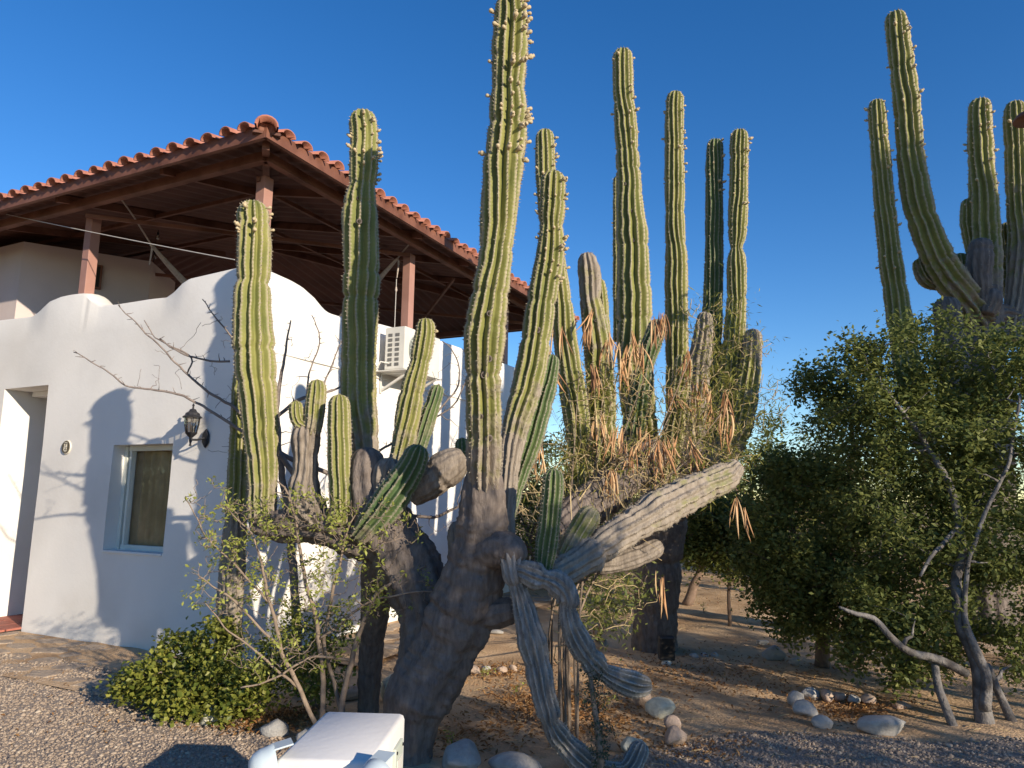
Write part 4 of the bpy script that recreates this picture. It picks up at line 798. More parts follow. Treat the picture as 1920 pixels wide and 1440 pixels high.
# right-hand trees
def tree(name, base, label, limbs, blobs, m_leaf, m_bark, seed, n_leaf, size, per_tip=0.2, group=None, sd=0.085, r0=0.02, cat='tree', aspect=.55, dens=1.0):
    o = thing(name, base, label, cat, group); w = Wood(); r = np.random.RandomState(seed)
    for l in limbs:
        c, rr = px_line(l, None, 0.06); c = c + np.stack([wob(np.arange(len(c)) * .06, seed + 1, 6), wob(np.arange(len(c)) * .06, seed + 2, 6), 0 * rr], 1) * 0.012; w.add(c, rr * .85, 8)
    tips = []
    for (u, v, Yc, ru, rv, rd, n) in blobs:
        c = P(u, v, Yc); k = ((c - CAM) @ FW) / F_PX; tips.append(ell(c, ru * k, rd, rv * k, int(n * dens), r))
    tips = np.vstack(tips); tips = tips[tips[:, 2] > 0.12]; w.grow(tips, r0, 0.0035, seed)
    w.build('trunk', M[m_bark], o)
    C_ = around(tips, n_leaf, sd, seed + 5); C_ = C_[C_[:, 2] > 0.03]; V, Fc, rn = leaves(C_, size, aspect, seed + 6)
    cl = np.repeat(r.rand(len(tips)), n_leaf)[:len(C_)] if len(C_) == len(tips) * n_leaf else r.rand(len(C_))
    rn = np.clip(0.4 * rn + 0.6 * np.repeat(cl, 4), 0, 1)
    foliage('crown', V, Fc, rn, m_leaf, o); return o
tree('broadleaf_tree', G(1850, 1352), 'dense dark green tree with pale grey twisted trunks', [
    [(1850, 1375, 44, 5.5), (1842, 1310, 34, 5.5), (1838, 1262, 32, 5.5), (1820, 1215, 28, 5.5), (1800, 1175, 26, 5.52), (1793, 1120, 24, 5.55), (1796, 1075, 22, 5.6), (1806, 1035, 20, 5.6), (1800, 985, 18, 5.65), (1786, 930, 16, 5.7), (1758, 870, 13, 5.8), (1715, 800, 10, 5.9), (1660, 730, 7, 6.0)],
    [(1846, 1330, 26, 5.46), (1852, 1272, 22, 5.45), (1832, 1222, 20, 5.44), (1814, 1180, 15, 5.45), (1806, 1135, 12, 5.5), (1815, 1060, 10, 5.5), (1850, 960, 9, 5.5), (1890, 860, 8, 5.5), (1915, 740, 6, 5.5)],
    [(1812, 1262, 20, 5.52), (1765, 1238, 19, 5.5), (1705, 1222, 17, 5.45), (1665, 1190, 15, 5.4), (1637, 1160, 13, 5.4), (1600, 1150, 10, 5.4), (1575, 1138, 6, 5.4)],
    [(1752, 1240, 16, 5.55), (1762, 1290, 18, 5.5), (1780, 1340, 20, 5.45), (1792, 1372, 22, 5.45)],
    [(1850, 1245, 14, 5.6), (1872, 1292, 17, 5.6), (1893, 1340, 20, 5.55), (1905, 1365, 24, 5.55)],
    [(1800, 985, 12, 5.65), (1770, 1020, 11, 5.5), (1745, 1045, 8, 5.45), (1725, 1080, 6, 5.4)],
    [(1800, 985, 12, 5.7), (1840, 930, 10, 5.9), (1880, 880, 8, 6), (1930, 820, 6, 6.1)]],
    [(1690, 680, 6.2, 100, 60, .5, 60), (1800, 720, 6.1, 120, 85, .6, 100), (1890, 690, 6.0, 70, 80, .5, 70), (1650, 800, 6.2, 110, 80, .5, 80), (1760, 850, 6.1, 120, 80, .7, 90), (1880, 850, 5.9, 90, 110, .6, 110),
     (1700, 970, 6.0, 120, 100, .6, 120), (1850, 1010, 5.9, 110, 110, .6, 120), (1690, 1120, 5.9, 100, 80, .5, 100), (1880, 1150, 6.1, 90, 120, .5, 110), (1650, 1230, 5.9, 80, 45, .35, 50), (1760, 1180, 6.3, 90, 90, .3, 70), (1740, 620, 6.3, 60, 36, .3, 22), (1625, 640, 6.2, 40, 30, .3, 14)],
    'leaf_tree', 'bark', 300, 100, 0.050, sd=.068, dens=.47)
tree('broadleaf_tree', G(1541, 1240), 'dense green tree with short dark trunk beside the sunlit clearing', [
    [(1541, 1250, 34, 7.35), (1543, 1190, 30, 7.35), (1548, 1110, 26, 7.35), (1560, 1020, 22, 7.3), (1585, 930, 16, 7.2), (1600, 830, 10, 7.2), (1590, 740, 6, 7.2)],
    [(1546, 1140, 18, 7.35), (1510, 1060, 15, 7.2), (1480, 980, 11, 7.1), (1470, 900, 8, 7.1)],
    [(1552, 1080, 16, 7.3), (1610, 1010, 12, 7.0), (1650, 930, 9, 7.0)]],
    [(1560, 720, 7.2, 60, 46, .5, 46), (1600, 800, 7.2, 90, 70, .6, 70), (1510, 900, 7.1, 80, 65, .6, 80), (1460, 900, 7.2, 50, 50, .4, 34), (1440, 980, 7.2, 46, 60, .5, 50), (1480, 1040, 7.0, 90, 80, .7, 120), (1590, 1040, 7.0, 100, 100, .8, 120), (1490, 1140, 7.0, 70, 60, .5, 80), (1590, 1160, 7.0, 90, 50, .5, 70), (1440, 1080, 7.2, 30, 60, .4, 30)],
    'leaf_tree', 'bark_brown', 320, 100, 0.056, sd=.08, dens=.5)
tree('broadleaf_tree', G(1367, 1175), 'small sunlit tree with thin straight stem in the clearing', [
    [(1367, 1178, 9, 9.3), (1367, 1120, 8, 9.3), (1366, 1060, 7, 9.3), (1350, 1000, 6, 9.3), (1330, 950, 4, 9.3)]],
    [(1330, 1010, 9.5, 60, 46, .6, 60), (1380, 985, 9.4, 40, 46, .5, 40), (1290, 1010, 9.8, 40, 40, .4, 30), (1385, 1050, 9.3, 30, 40, .4, 26), (1330, 960, 9.6, 60, 26, .4, 26)],
    'leaf_far', 'bark_brown', 330, 70, 0.065, sd=.11)
tree('broadleaf_tree', G(1292, 1125), 'brown leaning tree behind the clump of cardon columns', [
    [(1288, 1135, 24, 11.2), (1300, 1100, 20, 11.2), (1316, 1060, 16, 11.2), (1320, 1000, 11, 11.2), (1310, 940, 8, 11.2)]],
    [(1320, 960, 11.4, 70, 46, .8, 46), (1290, 1010, 11.4, 40, 40, .6, 24), (1350, 1010, 11.2, 50, 36, .6, 30)], 'leaf_far', 'bark_brown', 340, 70, 0.075, sd=.14)
rb = random.Random(9)
far_spots = [(985, 13, 2.3), (1040, 15, 2.8), (1090, 14, 2.5), (1180, 16, 2.6), (1010, 19, 3.2), (1290, 20, 1.7), (1350, 24, 1.6), (1410, 21, 3.2), (1470, 16, 3.4), (1430, 15, 3.4), (1560, 15, 2.8), (1640, 14, 2.6), (1720, 17, 3.0), (1830, 15, 2.6), (1930, 17, 3.2), (1450, 12.5, 3.2), (1400, 17, 3.0), (1070, 12, 2.6), (1520, 24, 3.4), (1230, 26, 2.0), (900, 20, 2.2)]
far_labels = ['yellow green bush far behind the cardon columns', 'loose sunlit bush at the far side of the clearing', 'broad far tree seen through the dark crowns']
for i, (u, Yf, hh) in enumerate(far_spots):
    g = P(u, 1000, Yf); base = np.array([g[0], g[1], 0.0]); o = thing('desert_bush', base, ('dusty green bush far behind the pod shrub' if u < 1250 else 'sunlit bush at the far end of the clearing' if u < 1415 else 'yellow green bush behind the dark tree crowns'), 'bush', 'bushes beyond the clearing'); w = Wood(); r = np.random.RandomState(400 + i)
    for k in range(4):
        e = base + np.array([r.uniform(-.6, .6) * hh * .5, r.uniform(-.4, .4) * hh * .5, hh * r.uniform(.4, .6)]); S, x = smooth_path([base, (base + e) / 2 + r.normal(size=3) * .08, e], .15); w.add(S, np.linspace(.05, .02, len(S)), 5)
    tips = ell(base + Z * hh * .55, hh * .62, hh * .5, hh * .46, 60, r); tips = tips[tips[:, 2] > 0.15]; w.grow(tips, .02, .006, i, 4, step=4); w.build('stems', M['bark_brown'], o)
    C_ = around(tips, 60, .13, i + 7); C_ = C_[C_[:, 2] > .03]; V, Fc, rn = leaves(C_, .09, .5, i + 8); foliage('foliage', V, Fc, rn, 'leaf_far', o)

# leafy green bush before the house corner
def bush(base, label, blobs, m_leaf, n_leaf, size, seed, aspect, sd, m_bark='twig', stems=5):
    o = thing('leafy_bush', base, label, 'bush'); w = Wood(); r = np.random.RandomState(seed); tips = []
    for (u, v, Yc, ru, rv, rd, n) in blobs:
        c = P(u, v, Yc); k = ((c - CAM) @ FW) / F_PX; tips.append(ell(c, ru * k, rd, rv * k, n, r))
    tips = np.vstack(tips); tips = tips[tips[:, 2] > 0.05]
    for k in range(stems):
        e = tips[r.randint(len(tips))]; S, x = smooth_path([base + r.normal(size=3) * [.04, .04, 0], (base + e) / 2 + r.normal(size=3) * .05, e], .05); w.add(S, np.linspace(.012, .005, len(S)), 5)
    w.grow(tips, .006, .0025, seed, 4); w.build('stems', M[m_bark], o)
    C_ = around(tips, n_leaf, sd, seed + 1); C_ = C_[C_[:, 2] > .02]; V, Fc, rn = leaves(C_, size, aspect, seed + 2, .6); foliage('foliage', V, Fc, rn, m_leaf, o); return o
bush(G(400, 1330), 'low bush of round yellow green leaves at the house corner', [(330, 1240, 5.6, 60, 42, .25, 40), (290, 1280, 5.5, 62, 36, .22, 40), (390, 1290, 5.4, 80, 55, .28, 70), (400, 1210, 5.6, 50, 46, .25, 40), (455, 1300, 5.3, 60, 50, .25, 50), (230, 1290, 5.6, 24, 18, .1, 8), (360, 1320, 5.3, 70, 26, .2, 36)], 'leaf_bush', 34, .044, 500, .75, .045)
bush(G(600, 1330), 'dark green undergrowth behind the bare thorny shrub', [(560, 1230, 5.55, 80, 60, .25, 60), (540, 1180, 5.7, 50, 40, .25, 14), (620, 1190, 5.6, 50, 50, .25, 12), (590, 1280, 5.4, 60, 36, .2, 30)], 'leaf_bush', 30, .036, 510, .65, .05)
bush(G(1120, 1200), 'drooping green leafed shrub under the fallen cactus arm', [(1130, 1110, 5.6, 50, 50, .3, 26), (1090, 1130, 5.5, 40, 40, .25, 16), (1150, 1160, 5.8, 40, 40, .25, 20), (1180, 1090, 6.0, 40, 36, .3, 16)], 'leaf_tree', 20, .05, 520, .35, .07)

# bare shrub with sprouting leaves in front of the cactus arms
sh = thing('sprouting_shrub', G(600, 1372), 'bare brown shrub sprouting small yellow leaves before the cactus trunk', 'shrub'); w = Wood(); r = np.random.RandomState(77)
for l in ([(640, 1385, 18, 4.75), (640, 1320, 15, 4.75), (660, 1240, 13, 4.78), (690, 1140, 10, 4.8), (720, 1100, 8, 4.8), (760, 1080, 5, 4.8), (800, 1060, 3, 4.8)],
          [(598, 1380, 14, 4.8), (605, 1300, 13, 4.8), (600, 1200, 11, 4.8), (575, 1100, 9, 4.85), (560, 1010, 7, 4.9), (540, 930, 5, 4.9), (520, 900, 3, 4.9)],
          [(600, 1380, 12, 4.8), (560, 1290, 11, 4.75), (530, 1220, 10, 4.7), (505, 1130, 8, 4.7), (490, 1050, 6, 4.7), (470, 1000, 4, 4.7), (430, 960, 3, 4.7)],
          [(648, 1370, 12, 4.8), (628, 1290, 10, 4.82), (610, 1210, 9, 4.85), (620, 1120, 8, 4.9), (640, 1050, 6, 4.9), (655, 985, 4, 4.9), (670, 950, 3, 4.9)],
          [(530, 1220, 7, 4.7), (470, 1160, 6, 4.68), (420, 1110, 5, 4.65), (370, 1080, 3, 4.65)], [(505, 1130, 6, 4.7), (440, 1060, 5, 4.68), (400, 1020, 4, 4.65), (345, 935, 2.5, 4.65)],
          [(600, 1200, 7, 4.8), (660, 1150, 6, 4.75), (720, 1120, 5, 4.7), (800, 1110, 4, 4.68), (850, 1120, 2.5, 4.66)], [(660, 1240, 8, 4.78), (590, 1230, 6, 4.7), (520, 1270, 5, 4.65), (450, 1290, 4, 4.6)],
          [(560, 1290, 7, 4.75), (500, 1240, 6, 4.65), (430, 1180, 4, 4.6), (380, 1130, 3, 4.6)]):
    c, rr = px_line(l, None, .04); w.add(c + np.stack([wob(np.arange(len(c)), 5, .5), 0 * rr, wob(np.arange(len(c)), 6, .5)], 1) * .012, rr * .8, 6)
tips = []
for (u, v, ru, rv, n) in ((450, 990, 90, 60, 60), (560, 970, 110, 60, 80), (680, 990, 110, 60, 70), (430, 1090, 80, 60, 50), (540, 1090, 90, 70, 70), (650, 1110, 90, 70, 60), (750, 1110, 90, 50, 36), (500, 1220, 90, 50, 40), (600, 1200, 80, 60, 40), (400, 940, 50, 50, 16)):
    c = P(u, v, 4.75); k = c[1] / F_PX; tips.append(ell(c, ru * k, .3, rv * k, int(n * 2.0), r))
tips = np.vstack(tips); w.grow(tips, .0050, .0021, 78, 4, .05); w.build('stems', M['twig'], sh)
sel = tips[r.rand(len(tips)) < .34]; V, Fc, rn = leaves(around(sel, 9, .018, 79), .033, .45, 80, .2); foliage('leaves', V, Fc, rn, 'leaf_sprout', sh)

# bare thorny tree between the cactus and the house
tt_ = thing('thorn_tree', G(560, 1285), 'leafless grey thorn tree reaching across the white wall', 'tree'); w = Wood(); r = np.random.RandomState(88)
main = ([(560, 1300, 22, 6.0), (555, 1150, 20, 6.0), (545, 1010, 18, 6.0), (535, 930, 16, 6.0), (525, 860, 14, 6.0), (520, 760, 10, 6.0), (530, 690, 7, 6.0), (545, 600, 3, 6.0)],
        [(560, 900, 14, 6.0), (520, 850, 12, 5.9), (440, 800, 8, 5.75), (360, 750, 6, 5.7), (290, 730, 5, 5.7), (240, 725, 4, 5.7), (200, 695, 3.4, 5.7), (138, 660, 2.4, 5.7)],
        [(500, 835, 9, 5.85), (440, 765, 7, 5.8), (390, 735, 6, 5.8), (350, 700, 5, 5.8), (310, 660, 4, 5.8), (270, 620, 3.4, 5.8), (238, 590, 2.6, 5.8), (222, 572, 2, 5.8)],
        [(350, 700, 4, 5.8), (360, 670, 4, 5.8), (320, 650, 3.2, 5.8), (290, 630, 2.6, 5.8), (270, 600, 2, 5.8)], [(430, 678, 5, 5.85), (390, 675, 4.5, 5.8), (345, 665, 4, 5.8), (300, 635, 3, 5.8)],
        [(520, 780, 9, 6.0), (560, 750, 9, 6.05), (600, 740, 7, 6.1), (650, 720, 4, 6.2)], [(525, 850, 10, 6.0), (570, 870, 11, 6.0), (640, 900, 9, 6.0), (700, 950, 8, 6.0)],
        [(520, 740, 7, 6.0), (470, 690, 5, 6.0), (440, 640, 4, 5.95), (400, 590, 3, 5.9), (380, 560, 2, 5.9)],
        [(640, 900, 7, 6.1), (720, 840, 6, 6.2), (800, 790, 5, 6.3), (860, 720, 4, 6.4), (850, 660, 2.6, 6.4), (830, 640, 2, 6.4)], [(700, 950, 7, 6.0), (800, 970, 7, 6.0), (860, 950, 5, 6.0)],
        [(800, 790, 4, 6.3), (850, 760, 3.5, 6.3), (880, 700, 2.4, 6.3)], [(570, 800, 6, 6.1), (580, 700, 4, 6.2), (600, 640, 3, 6.2), (585, 590, 2, 6.2)], [(600, 740, 5, 6.1), (620, 690, 4, 6.2), (640, 640, 2.4, 6.2)])
thv = []
for l in main:
    c, rr = px_line(l, None, .035); c = c + np.stack([wob(np.arange(len(c)), 15, .6), 0 * rr, wob(np.arange(len(c)), 16, .6)], 1) * .008; w.add(c, rr * .85, 6)
    for k in range(3, len(c), 2):
        if rr[k] > .02: continue
        d = r.normal(size=3); d[2] = abs(d[2]) * .8; d /= np.linalg.norm(d); thv.append((c[k], c[k] + d * r.uniform(.02, .07)))
for a, e in thv: w.add([a, (a + e) / 2 + r.normal(size=3) * .003, e], [.0035, .003, .0012], 4)
tips = []
for (u, v, Yc, ru, rv, n) in ((400, 640, 5.85, 50, 70, 18), (330, 690, 5.75, 70, 50, 16), (430, 740, 5.85, 50, 50, 18), (540, 680, 6.05, 50, 80, 20), (560, 780, 6.0, 60, 60, 20), (620, 680, 6.2, 40, 70, 14), (840, 700, 6.35, 40, 50, 16), (740, 850, 6.2, 60, 50, 12), (860, 850, 6.2, 40, 60, 10), (440, 850, 5.8, 60, 40, 10), (840, 1010, 6.1, 50, 60, 12)):
    c = P(u, v, Yc); k = c[1] / F_PX; tips.append(ell(c, ru * k, .2, rv * k, n, r))
w.grow(np.vstack(tips), .005, .0018, 89, 4, .02); w.build('branches', M['thorn'], tt_)

# dry shrub with hanging seed pods
ps = thing('pod_shrub', G(1055, 1335), 'dry shrub hung with orange brown seed pods among the cacti', 'shrub'); w = Wood(); r = np.random.RandomState(99)
for k in range(11):
    u0 = 1058 + r.uniform(-26, 26); Yb = r.uniform(5.0, 5.3); e = (r.uniform(1040, 1360), r.uniform(640, 900)); g = G(u0, 1335 + r.uniform(-20, 10)); 
    S, x = smooth_path([P(u0, 1335, Yb) * [1, 1, 0], P(u0 + r.uniform(-6, 10), 1150, Yb + .1), P((u0 * .6 + e[0] * .4), 980, Yb + .3), P(*e, Yb + r.uniform(.3, 1.0))], .06); w.add(S, np.linspace(.011, .003, len(S)), 5)
tips = []
for (u, v, Yc, ru, rv, n) in ((1100, 760, 5.7, 50, 90, 110), (1170, 760, 5.8, 70, 110, 110), (1250, 800, 5.8, 80, 120, 130), (1330, 760, 6.2, 70, 120, 120), (1100, 900, 5.4, 70, 70, 190), (1180, 900, 5.4, 80, 60, 190), (1000, 930, 5.3, 60, 60, 110), (1070, 850, 5.8, 50, 60, 90), (1280, 900, 5.5, 70, 60, 60), (1360, 620, 6.6, 50, 80, 40), (1300, 600, 6.5, 50, 50, 20), (1440, 760, 6.6, 40, 70, 36), (1420, 660, 6.6, 30, 40, 12), (1140, 1140, 5.3, 80, 70, 40), (1060, 1180, 5.0, 30, 100, 20), (1200, 1080, 5.3, 50, 80, 18), (1380, 870, 6.2, 50, 40, 24), (1040, 1000, 4.8, 40, 40, 40)):
    c = P(u, v, Yc); k = c[1] / F_PX; tips.append(ell(c, ru * k, .35, rv * k, n, r))
tips = np.vstack(tips); w.build('stems', M['twig'], ps); nodes0, rad0 = w.nodes, w.rad; w = Wood(); w.nodes, w.rad = list(nodes0), list(rad0); w.grow(tips, .006, .0030, 100, 4, .08); w.build('twigs', M['dry'], ps)
pu = np.array([((t - CAM) @ RT) / ((t - CAM) @ FW) * F_PX + 960 for t in tips]); pv = np.array([720 - ((t - CAM) @ UP) / ((t - CAM) @ FW) * F_PX for t in tips])
lf = tips[((pv < 870) | (r.rand(len(tips)) < .10)) & (r.rand(len(tips)) < (.28 + .45 * (pu > 1290)))]
V, Fc, rn = leaves(around(lf, 16, .075, 101), .075, .12, 102, .1, .5); foliage('leaves', V, Fc, rn, 'leaf_willow', ps)
st_ = []
for (u, v, Yc, ru, rv, n) in ((1100, 850, 5.6, 60, 110, 240), (1180, 880, 5.5, 80, 90, 260), (1130, 940, 5.2, 90, 50, 220), (1030, 930, 5.3, 60, 60, 120), (1260, 850, 5.7, 70, 110, 220), (1320, 800, 6.1, 50, 90, 110), (1060, 740, 5.8, 30, 90, 60), (1200, 720, 5.9, 60, 70, 90)):
    c = P(u, v, Yc); k = c[1] / F_PX; st_.append(ell(c, ru * k, .3, rv * k, n, r))
V, Fc, rn = leaves(np.vstack(st_)[::3] - Z * .16, .34, .024, 104, .05, -.8); foliage('dry_strands', V, Fc, rn, 'straw', ps)
def pod_mesh(bend):
    S = np.array([(bend * .018 * math.sin(t * 3), bend * .015 * t, -.23 * t) for t in np.linspace(0, 1, 7)]); V, Fc = tube(S, np.array([.002, .006, .0085, .009, .008, .005, .001]), 5); V[:, 1] *= .7
    return mesh_of('seed_pod', V, Fc, M['pod'], True)
PODS = [pod_mesh(b_) for b_ in (-1, .4, 1.3)]
pod_spots = []
for (u, v, Yc, ru, rv, n) in ((1102, 620, 5.75, 14, 16, 8), (1140, 650, 5.75, 16, 16, 8), (1185, 640, 5.9, 16, 40, 10), (1240, 610, 6.2, 26, 20, 14), (1285, 690, 6.1, 14, 20, 7), (1165, 680, 5.7, 12, 30, 8), (1270, 740, 5.9, 14, 20, 6), (1320, 750, 6.0, 26, 40, 20), (1345, 800, 6.0, 20, 30, 10), (1200, 830, 5.5, 40, 26, 18), (1240, 850, 5.5, 30, 26, 14), (1110, 800, 5.5, 30, 20, 9), (1120, 700, 5.5, 16, 20, 6), (1030, 690, 5.3, 12, 30, 6), (1300, 850, 5.5, 30, 20, 9), (1300, 930, 5.2, 14, 20, 5), (1385, 960, 5.2, 14, 20, 5), (1160, 900, 5.2, 30, 20, 6), (1040, 640, 5.5, 14, 20, 4), (1190, 860, 5.2, 14, 14, 6), (1020, 850, 5.1, 20, 20, 5), (1230, 1100, 5.2, 20, 20, 4)):
    c = P(u, v, Yc); k = c[1] / F_PX; n = int(n * 1.7); pod_spots.append(c + r.normal(size=(n, 3)) * [ru * k * .6, .12, rv * k * .6])
for grp_ in pod_spots:
    for a0 in range(0, len(grp_), 5):
        anchor = grp_[a0]; lean = r.normal() * .22; turn = r.uniform(0, 6.28)
        for p in grp_[a0:a0 + 5]:
            q = Quaternion((0, 0, 1), turn) @ Quaternion((1, 0, 0), lean + r.normal() * .16) @ Quaternion((0, 1, 0), r.normal() * .16) @ Quaternion((0, 0, 1), r.uniform(0, 6.28))
            s_ = r.uniform(.7, 1.35); place('seed_pod', PODS[r.randint(3)], ps, anchor * .82 + p * .18 + Z * .08, q, (s_ * r.uniform(.6, 1.05), s_ * r.uniform(.6, 1.05), s_))

# creeper column and small weeds
cr = thing('creeper_column', G(1125, 1452), 'thin stake overgrown with small grey green creeper leaves', 'creeper'); w = Wood()
S, x = smooth_path([P(1130, 1470, 4.2), P(1122, 1380, 4.25), P(1112, 1310, 4.3), P(1106, 1262, 4.32)], .03); w.add(S, np.linspace(.022, .012, len(S)), 6)
r = np.random.RandomState(120); tips = S[r.randint(len(S), size=160)] + r.normal(size=(160, 3)) * [.035, .035, .02]; w.grow(tips, .003, .0015, 121, 4); w.build('stem', M['twig'], cr)
V, Fc, rn = leaves(around(tips, 7, .012, 122), .018, .6, 123, .3); foliage('leaves', V, Fc, rn, 'leaf_vine', cr)
for i, (u, v, hh, lab) in enumerate(((790, 1300, .1, 0), (970, 1310, .12, 0), (850, 1405, .1, 0), (1000, 1210, .2, 0), (1140, 1330, .1, 0), (1320, 1150, .14, 0), (910, 1270, .08, 0))):
    g = G(u, v); o = thing('weed', g, 'tiny yellow green weed sprouting from the bare earth', 'weed', 'weeds on the bare earth'); w = Wood(); rw = np.random.RandomState(i + 600)
    tp = g + rw.normal(size=(9, 3)) * [.03, .03, 0] + np.array([0, 0, 1]) * rw.uniform(.3, 1, (9, 1)) * hh
    for t in tp: w.add([g, (g + t) / 2 + rw.normal(size=3) * .005, t], [.002, .0018, .001], 4)
    w.build('stems', M['twig'], o); V, Fc, rn = leaves(around(tp, 4, .012, i), .028, .4, i, .3); foliage('leaves', V, Fc, rn, 'leaf_sprout', o)

# ------------------------------------------------------------------ stones, path, litter
def stone(u, v, w_, h_, m, label, group, seed, Y=None, sink=.34):
    r = np.random.RandomState(seed); g = G(u, v + h_ * .5); k = np.linalg.norm(g - CAM) / F_PX; rx, rz = w_ * k / 2, h_ * k / 2 * 1.05; ry = (rx + rz) / 2 * r.uniform(.8, 1.1)
    bm = bmesh.new(); bmesh.ops.create_icosphere(bm, subdivisions=3, radius=1); f = r.normal(size=(6, 3)) * 1.4; ph_ = r.uniform(0, 6.28, 6)
    cuts = r.normal(size=(9, 3)); cuts /= np.linalg.norm(cuts, axis=1)[:, None]
    V = []
    for vt in bm.verts:
        p = np.array(vt.co)
        for c_ in cuts:
            d = p @ c_
            if d > .66: p = p - c_ * (d - .66) * .8
        s_ = 1 + .05 * np.sin(f @ p + ph_).sum() * .6 + .018 * np.sin(f * 3.3 @ p + ph_).sum(); V.append(p * s_ * [rx, ry, rz])
    a = r.uniform(-.5, .5); V = np.array(V) @ np.array([[math.cos(a), math.sin(a), 0], [-math.sin(a), math.cos(a), 0], [0, 0, 1]]); Fc = [[x.index for x in f_.verts] for f_ in bm.faces]; bm.free()
    c = g + np.array([0, ry * .6, rz * (1 - sink)]); o = build('stone', V + c, Fc, M[m], None, g, True); tag(o, label, 'stone', group)
GA, GB, GC, GD = 'stones edging the gravel', 'ring of stones under the dark tree', 'stones edging the planted earth', 'stones by the far cardon trunk'
SL_ = [(512, 1368, 56, 34, 'stone', 'grey rounded stone at the gravel edge beside the shrub', GA), (572, 1384, 38, 36, 'stone', 'grey rounded stone at the gravel edge beside the shrub', GA),
       (392, 1345, 44, 36, 'stone_pale', 'pale mottled stone half hidden under the leafy bush', None), (862, 1425, 80, 52, 'stone', 'big pointed grey granite stone beside the cactus trunk', None), (965, 1440, 100, 34, 'stone', 'broad flat grey granite stone beside the fallen arm', None),
       (1240, 1330, 52, 34, 'stone_pale', 'pale yellowish lichen covered stone in the row by the fallen arm', None), (1205, 1308, 36, 34, 'stone_warm', 'rusty brown stone behind the pale lichen stone', None), (1262, 1358, 34, 28, 'stone_warm', 'reddish grey stone before the pale lichen stone', 'reddish stones in the row'), (1270, 1382, 42, 30, 'stone_warm', 'reddish grey stone before the pale lichen stone', 'reddish stones in the row'),
       (1185, 1402, 50, 30, 'stone_pale', 'flat topped pale stone behind the upturned arm tip', None),
       (1512, 1332, 44, 26, 'stone', '', GB), (1496, 1312, 34, 30, 'stone', '', GB), (1525, 1302, 32, 20, 'stone', '', GB), (1556, 1306, 28, 20, 'stone_warm', '', GB), (1578, 1307, 20, 18, 'stone_warm', '', GB), (1604, 1312, 26, 16, 'stone', '', GB), (1630, 1312, 26, 18, 'stone_warm', '', GB),
       (1548, 1357, 38, 20, 'stone', 'flattish grey stone between the stone ring and gravel', None), (1660, 1365, 92, 34, 'stone', 'large smooth grey boulder under the dark tree', None), (1696, 1325, 34, 12, 'stone_warm', 'flat warm stone under the low green boughs', None),
       (1455, 1225, 42, 24, 'stone', '', GD + ' tree'), (1492, 1240, 22, 12, 'stone', '', GD + ' tree'), (1430, 1205, 24, 12, 'stone', '', GD + ' tree'),
       (1302, 1229, 18, 10, 'stone', '', GD), (1322, 1229, 16, 9, 'stone', '', GD), (1342, 1228, 16, 9, 'stone', '', GD),
       (889, 1258, 26, 20, 'stone_warm', '', GC), (910, 1255, 24, 14, 'stone', '', GC), (940, 1256, 26, 16, 'stone_warm', '', GC), (962, 1254, 18, 14, 'stone_warm', '', GC), (985, 1196, 40, 12, 'stone', '', GC), (930, 1185, 30, 10, 'stone', '', GC),
       (655, 1300, 46, 30, 'stone_warm', 'warm brown stone behind the sprouting shrub', None), (728, 1290, 40, 60, 'stone_pale', 'upright pale stone beside the cactus trunk', None), (1000, 1245, 20, 14, 'stone', '', GC)]
LB = {GB: 'small rounded stone in the ring under the dark tree', GC: 'small stone bordering the planted earth behind the trunk', GD: 'little pale stone beside the far cardon trunk', GD + ' tree': 'low grey stone at the foot of the short dark trunk'}
for i, (u, v, w_, h_, m, lab, grp) in enumerate(SL_): stone(u, v, w_, h_, m, lab or LB[grp], grp, 700 + i)

path = MB(); path.add([H(-.3, -.02, .004), H(9, -.02, .004), H(9, -1.25, .004), H(-.3, -1.25, .004)], [(0, 1, 2, 3)]); path = path.build('path', M['ground'], None, H(0, 0, .0)); path['kind'] = 'structure'
path.location.z += 0.012; WL[path.name] = WL[path.name] + Z * .012
def slab(c, a, bq, seed):
    r = np.random.RandomState(seed); n = 9; an = np.sort(np.arange(n) * 2 * math.pi / n + r.uniform(-.25, .25, n)); rr = r.uniform(.62, 1.05, n)
    top = [c + L * a * rr[k] * math.cos(an[k]) + R * bq * rr[k] * math.sin(an[k]) for k in range(n)]; t = r.uniform(.006, .016)
    b = MB(); b.add([p - Z * .02 for p in top] + [p + Z * t * .75 for p in top] + [c + (p - c) * .9 + Z * t for p in top], [(k, (k + 1) % n, (k + 1) % n + n, k + n) for k in range(n)] + [(n + k, n + (k + 1) % n, 2 * n + (k + 1) % n, 2 * n + k) for k in range(n)] + [tuple(range(2 * n, 3 * n))]); return b
r = np.random.RandomState(44); k = 0
for row in range(4):
    s_ = -.2 + r.uniform(0, .2)
    while s_ < 6.5:
        ln_ = r.uniform(.22, .46); c = H(s_ + ln_ / 2, -.17 - .29 * row + r.uniform(-.02, .02), .010); slab(c, ln_ / 2 * 1.06, .152, 900 + k).build('paving_stone', M['flag'], path); s_ += ln_; k += 1
path2 = MB(); path2.add([H(-.02, .5, .016), H(-1.1, .5, .016), H(-1.1, 9, .016), H(-.02, 9, .016)], [(0, 1, 2, 3)]); path2 = path2.build('path', M['ground'], None, H(0, 0, 0)); path2['kind'] = 'structure'
for row in range(3):
    q = 1.2
    while q < 5.5:
        ln_ = r.uniform(.25, .5); slab(H(-.22 - .32 * row, q + ln_ / 2, .012), .165, ln_ / 2 * 1.06, 1200 + k).build('paving_stone', M['flag'], path2); q += ln_; k += 1
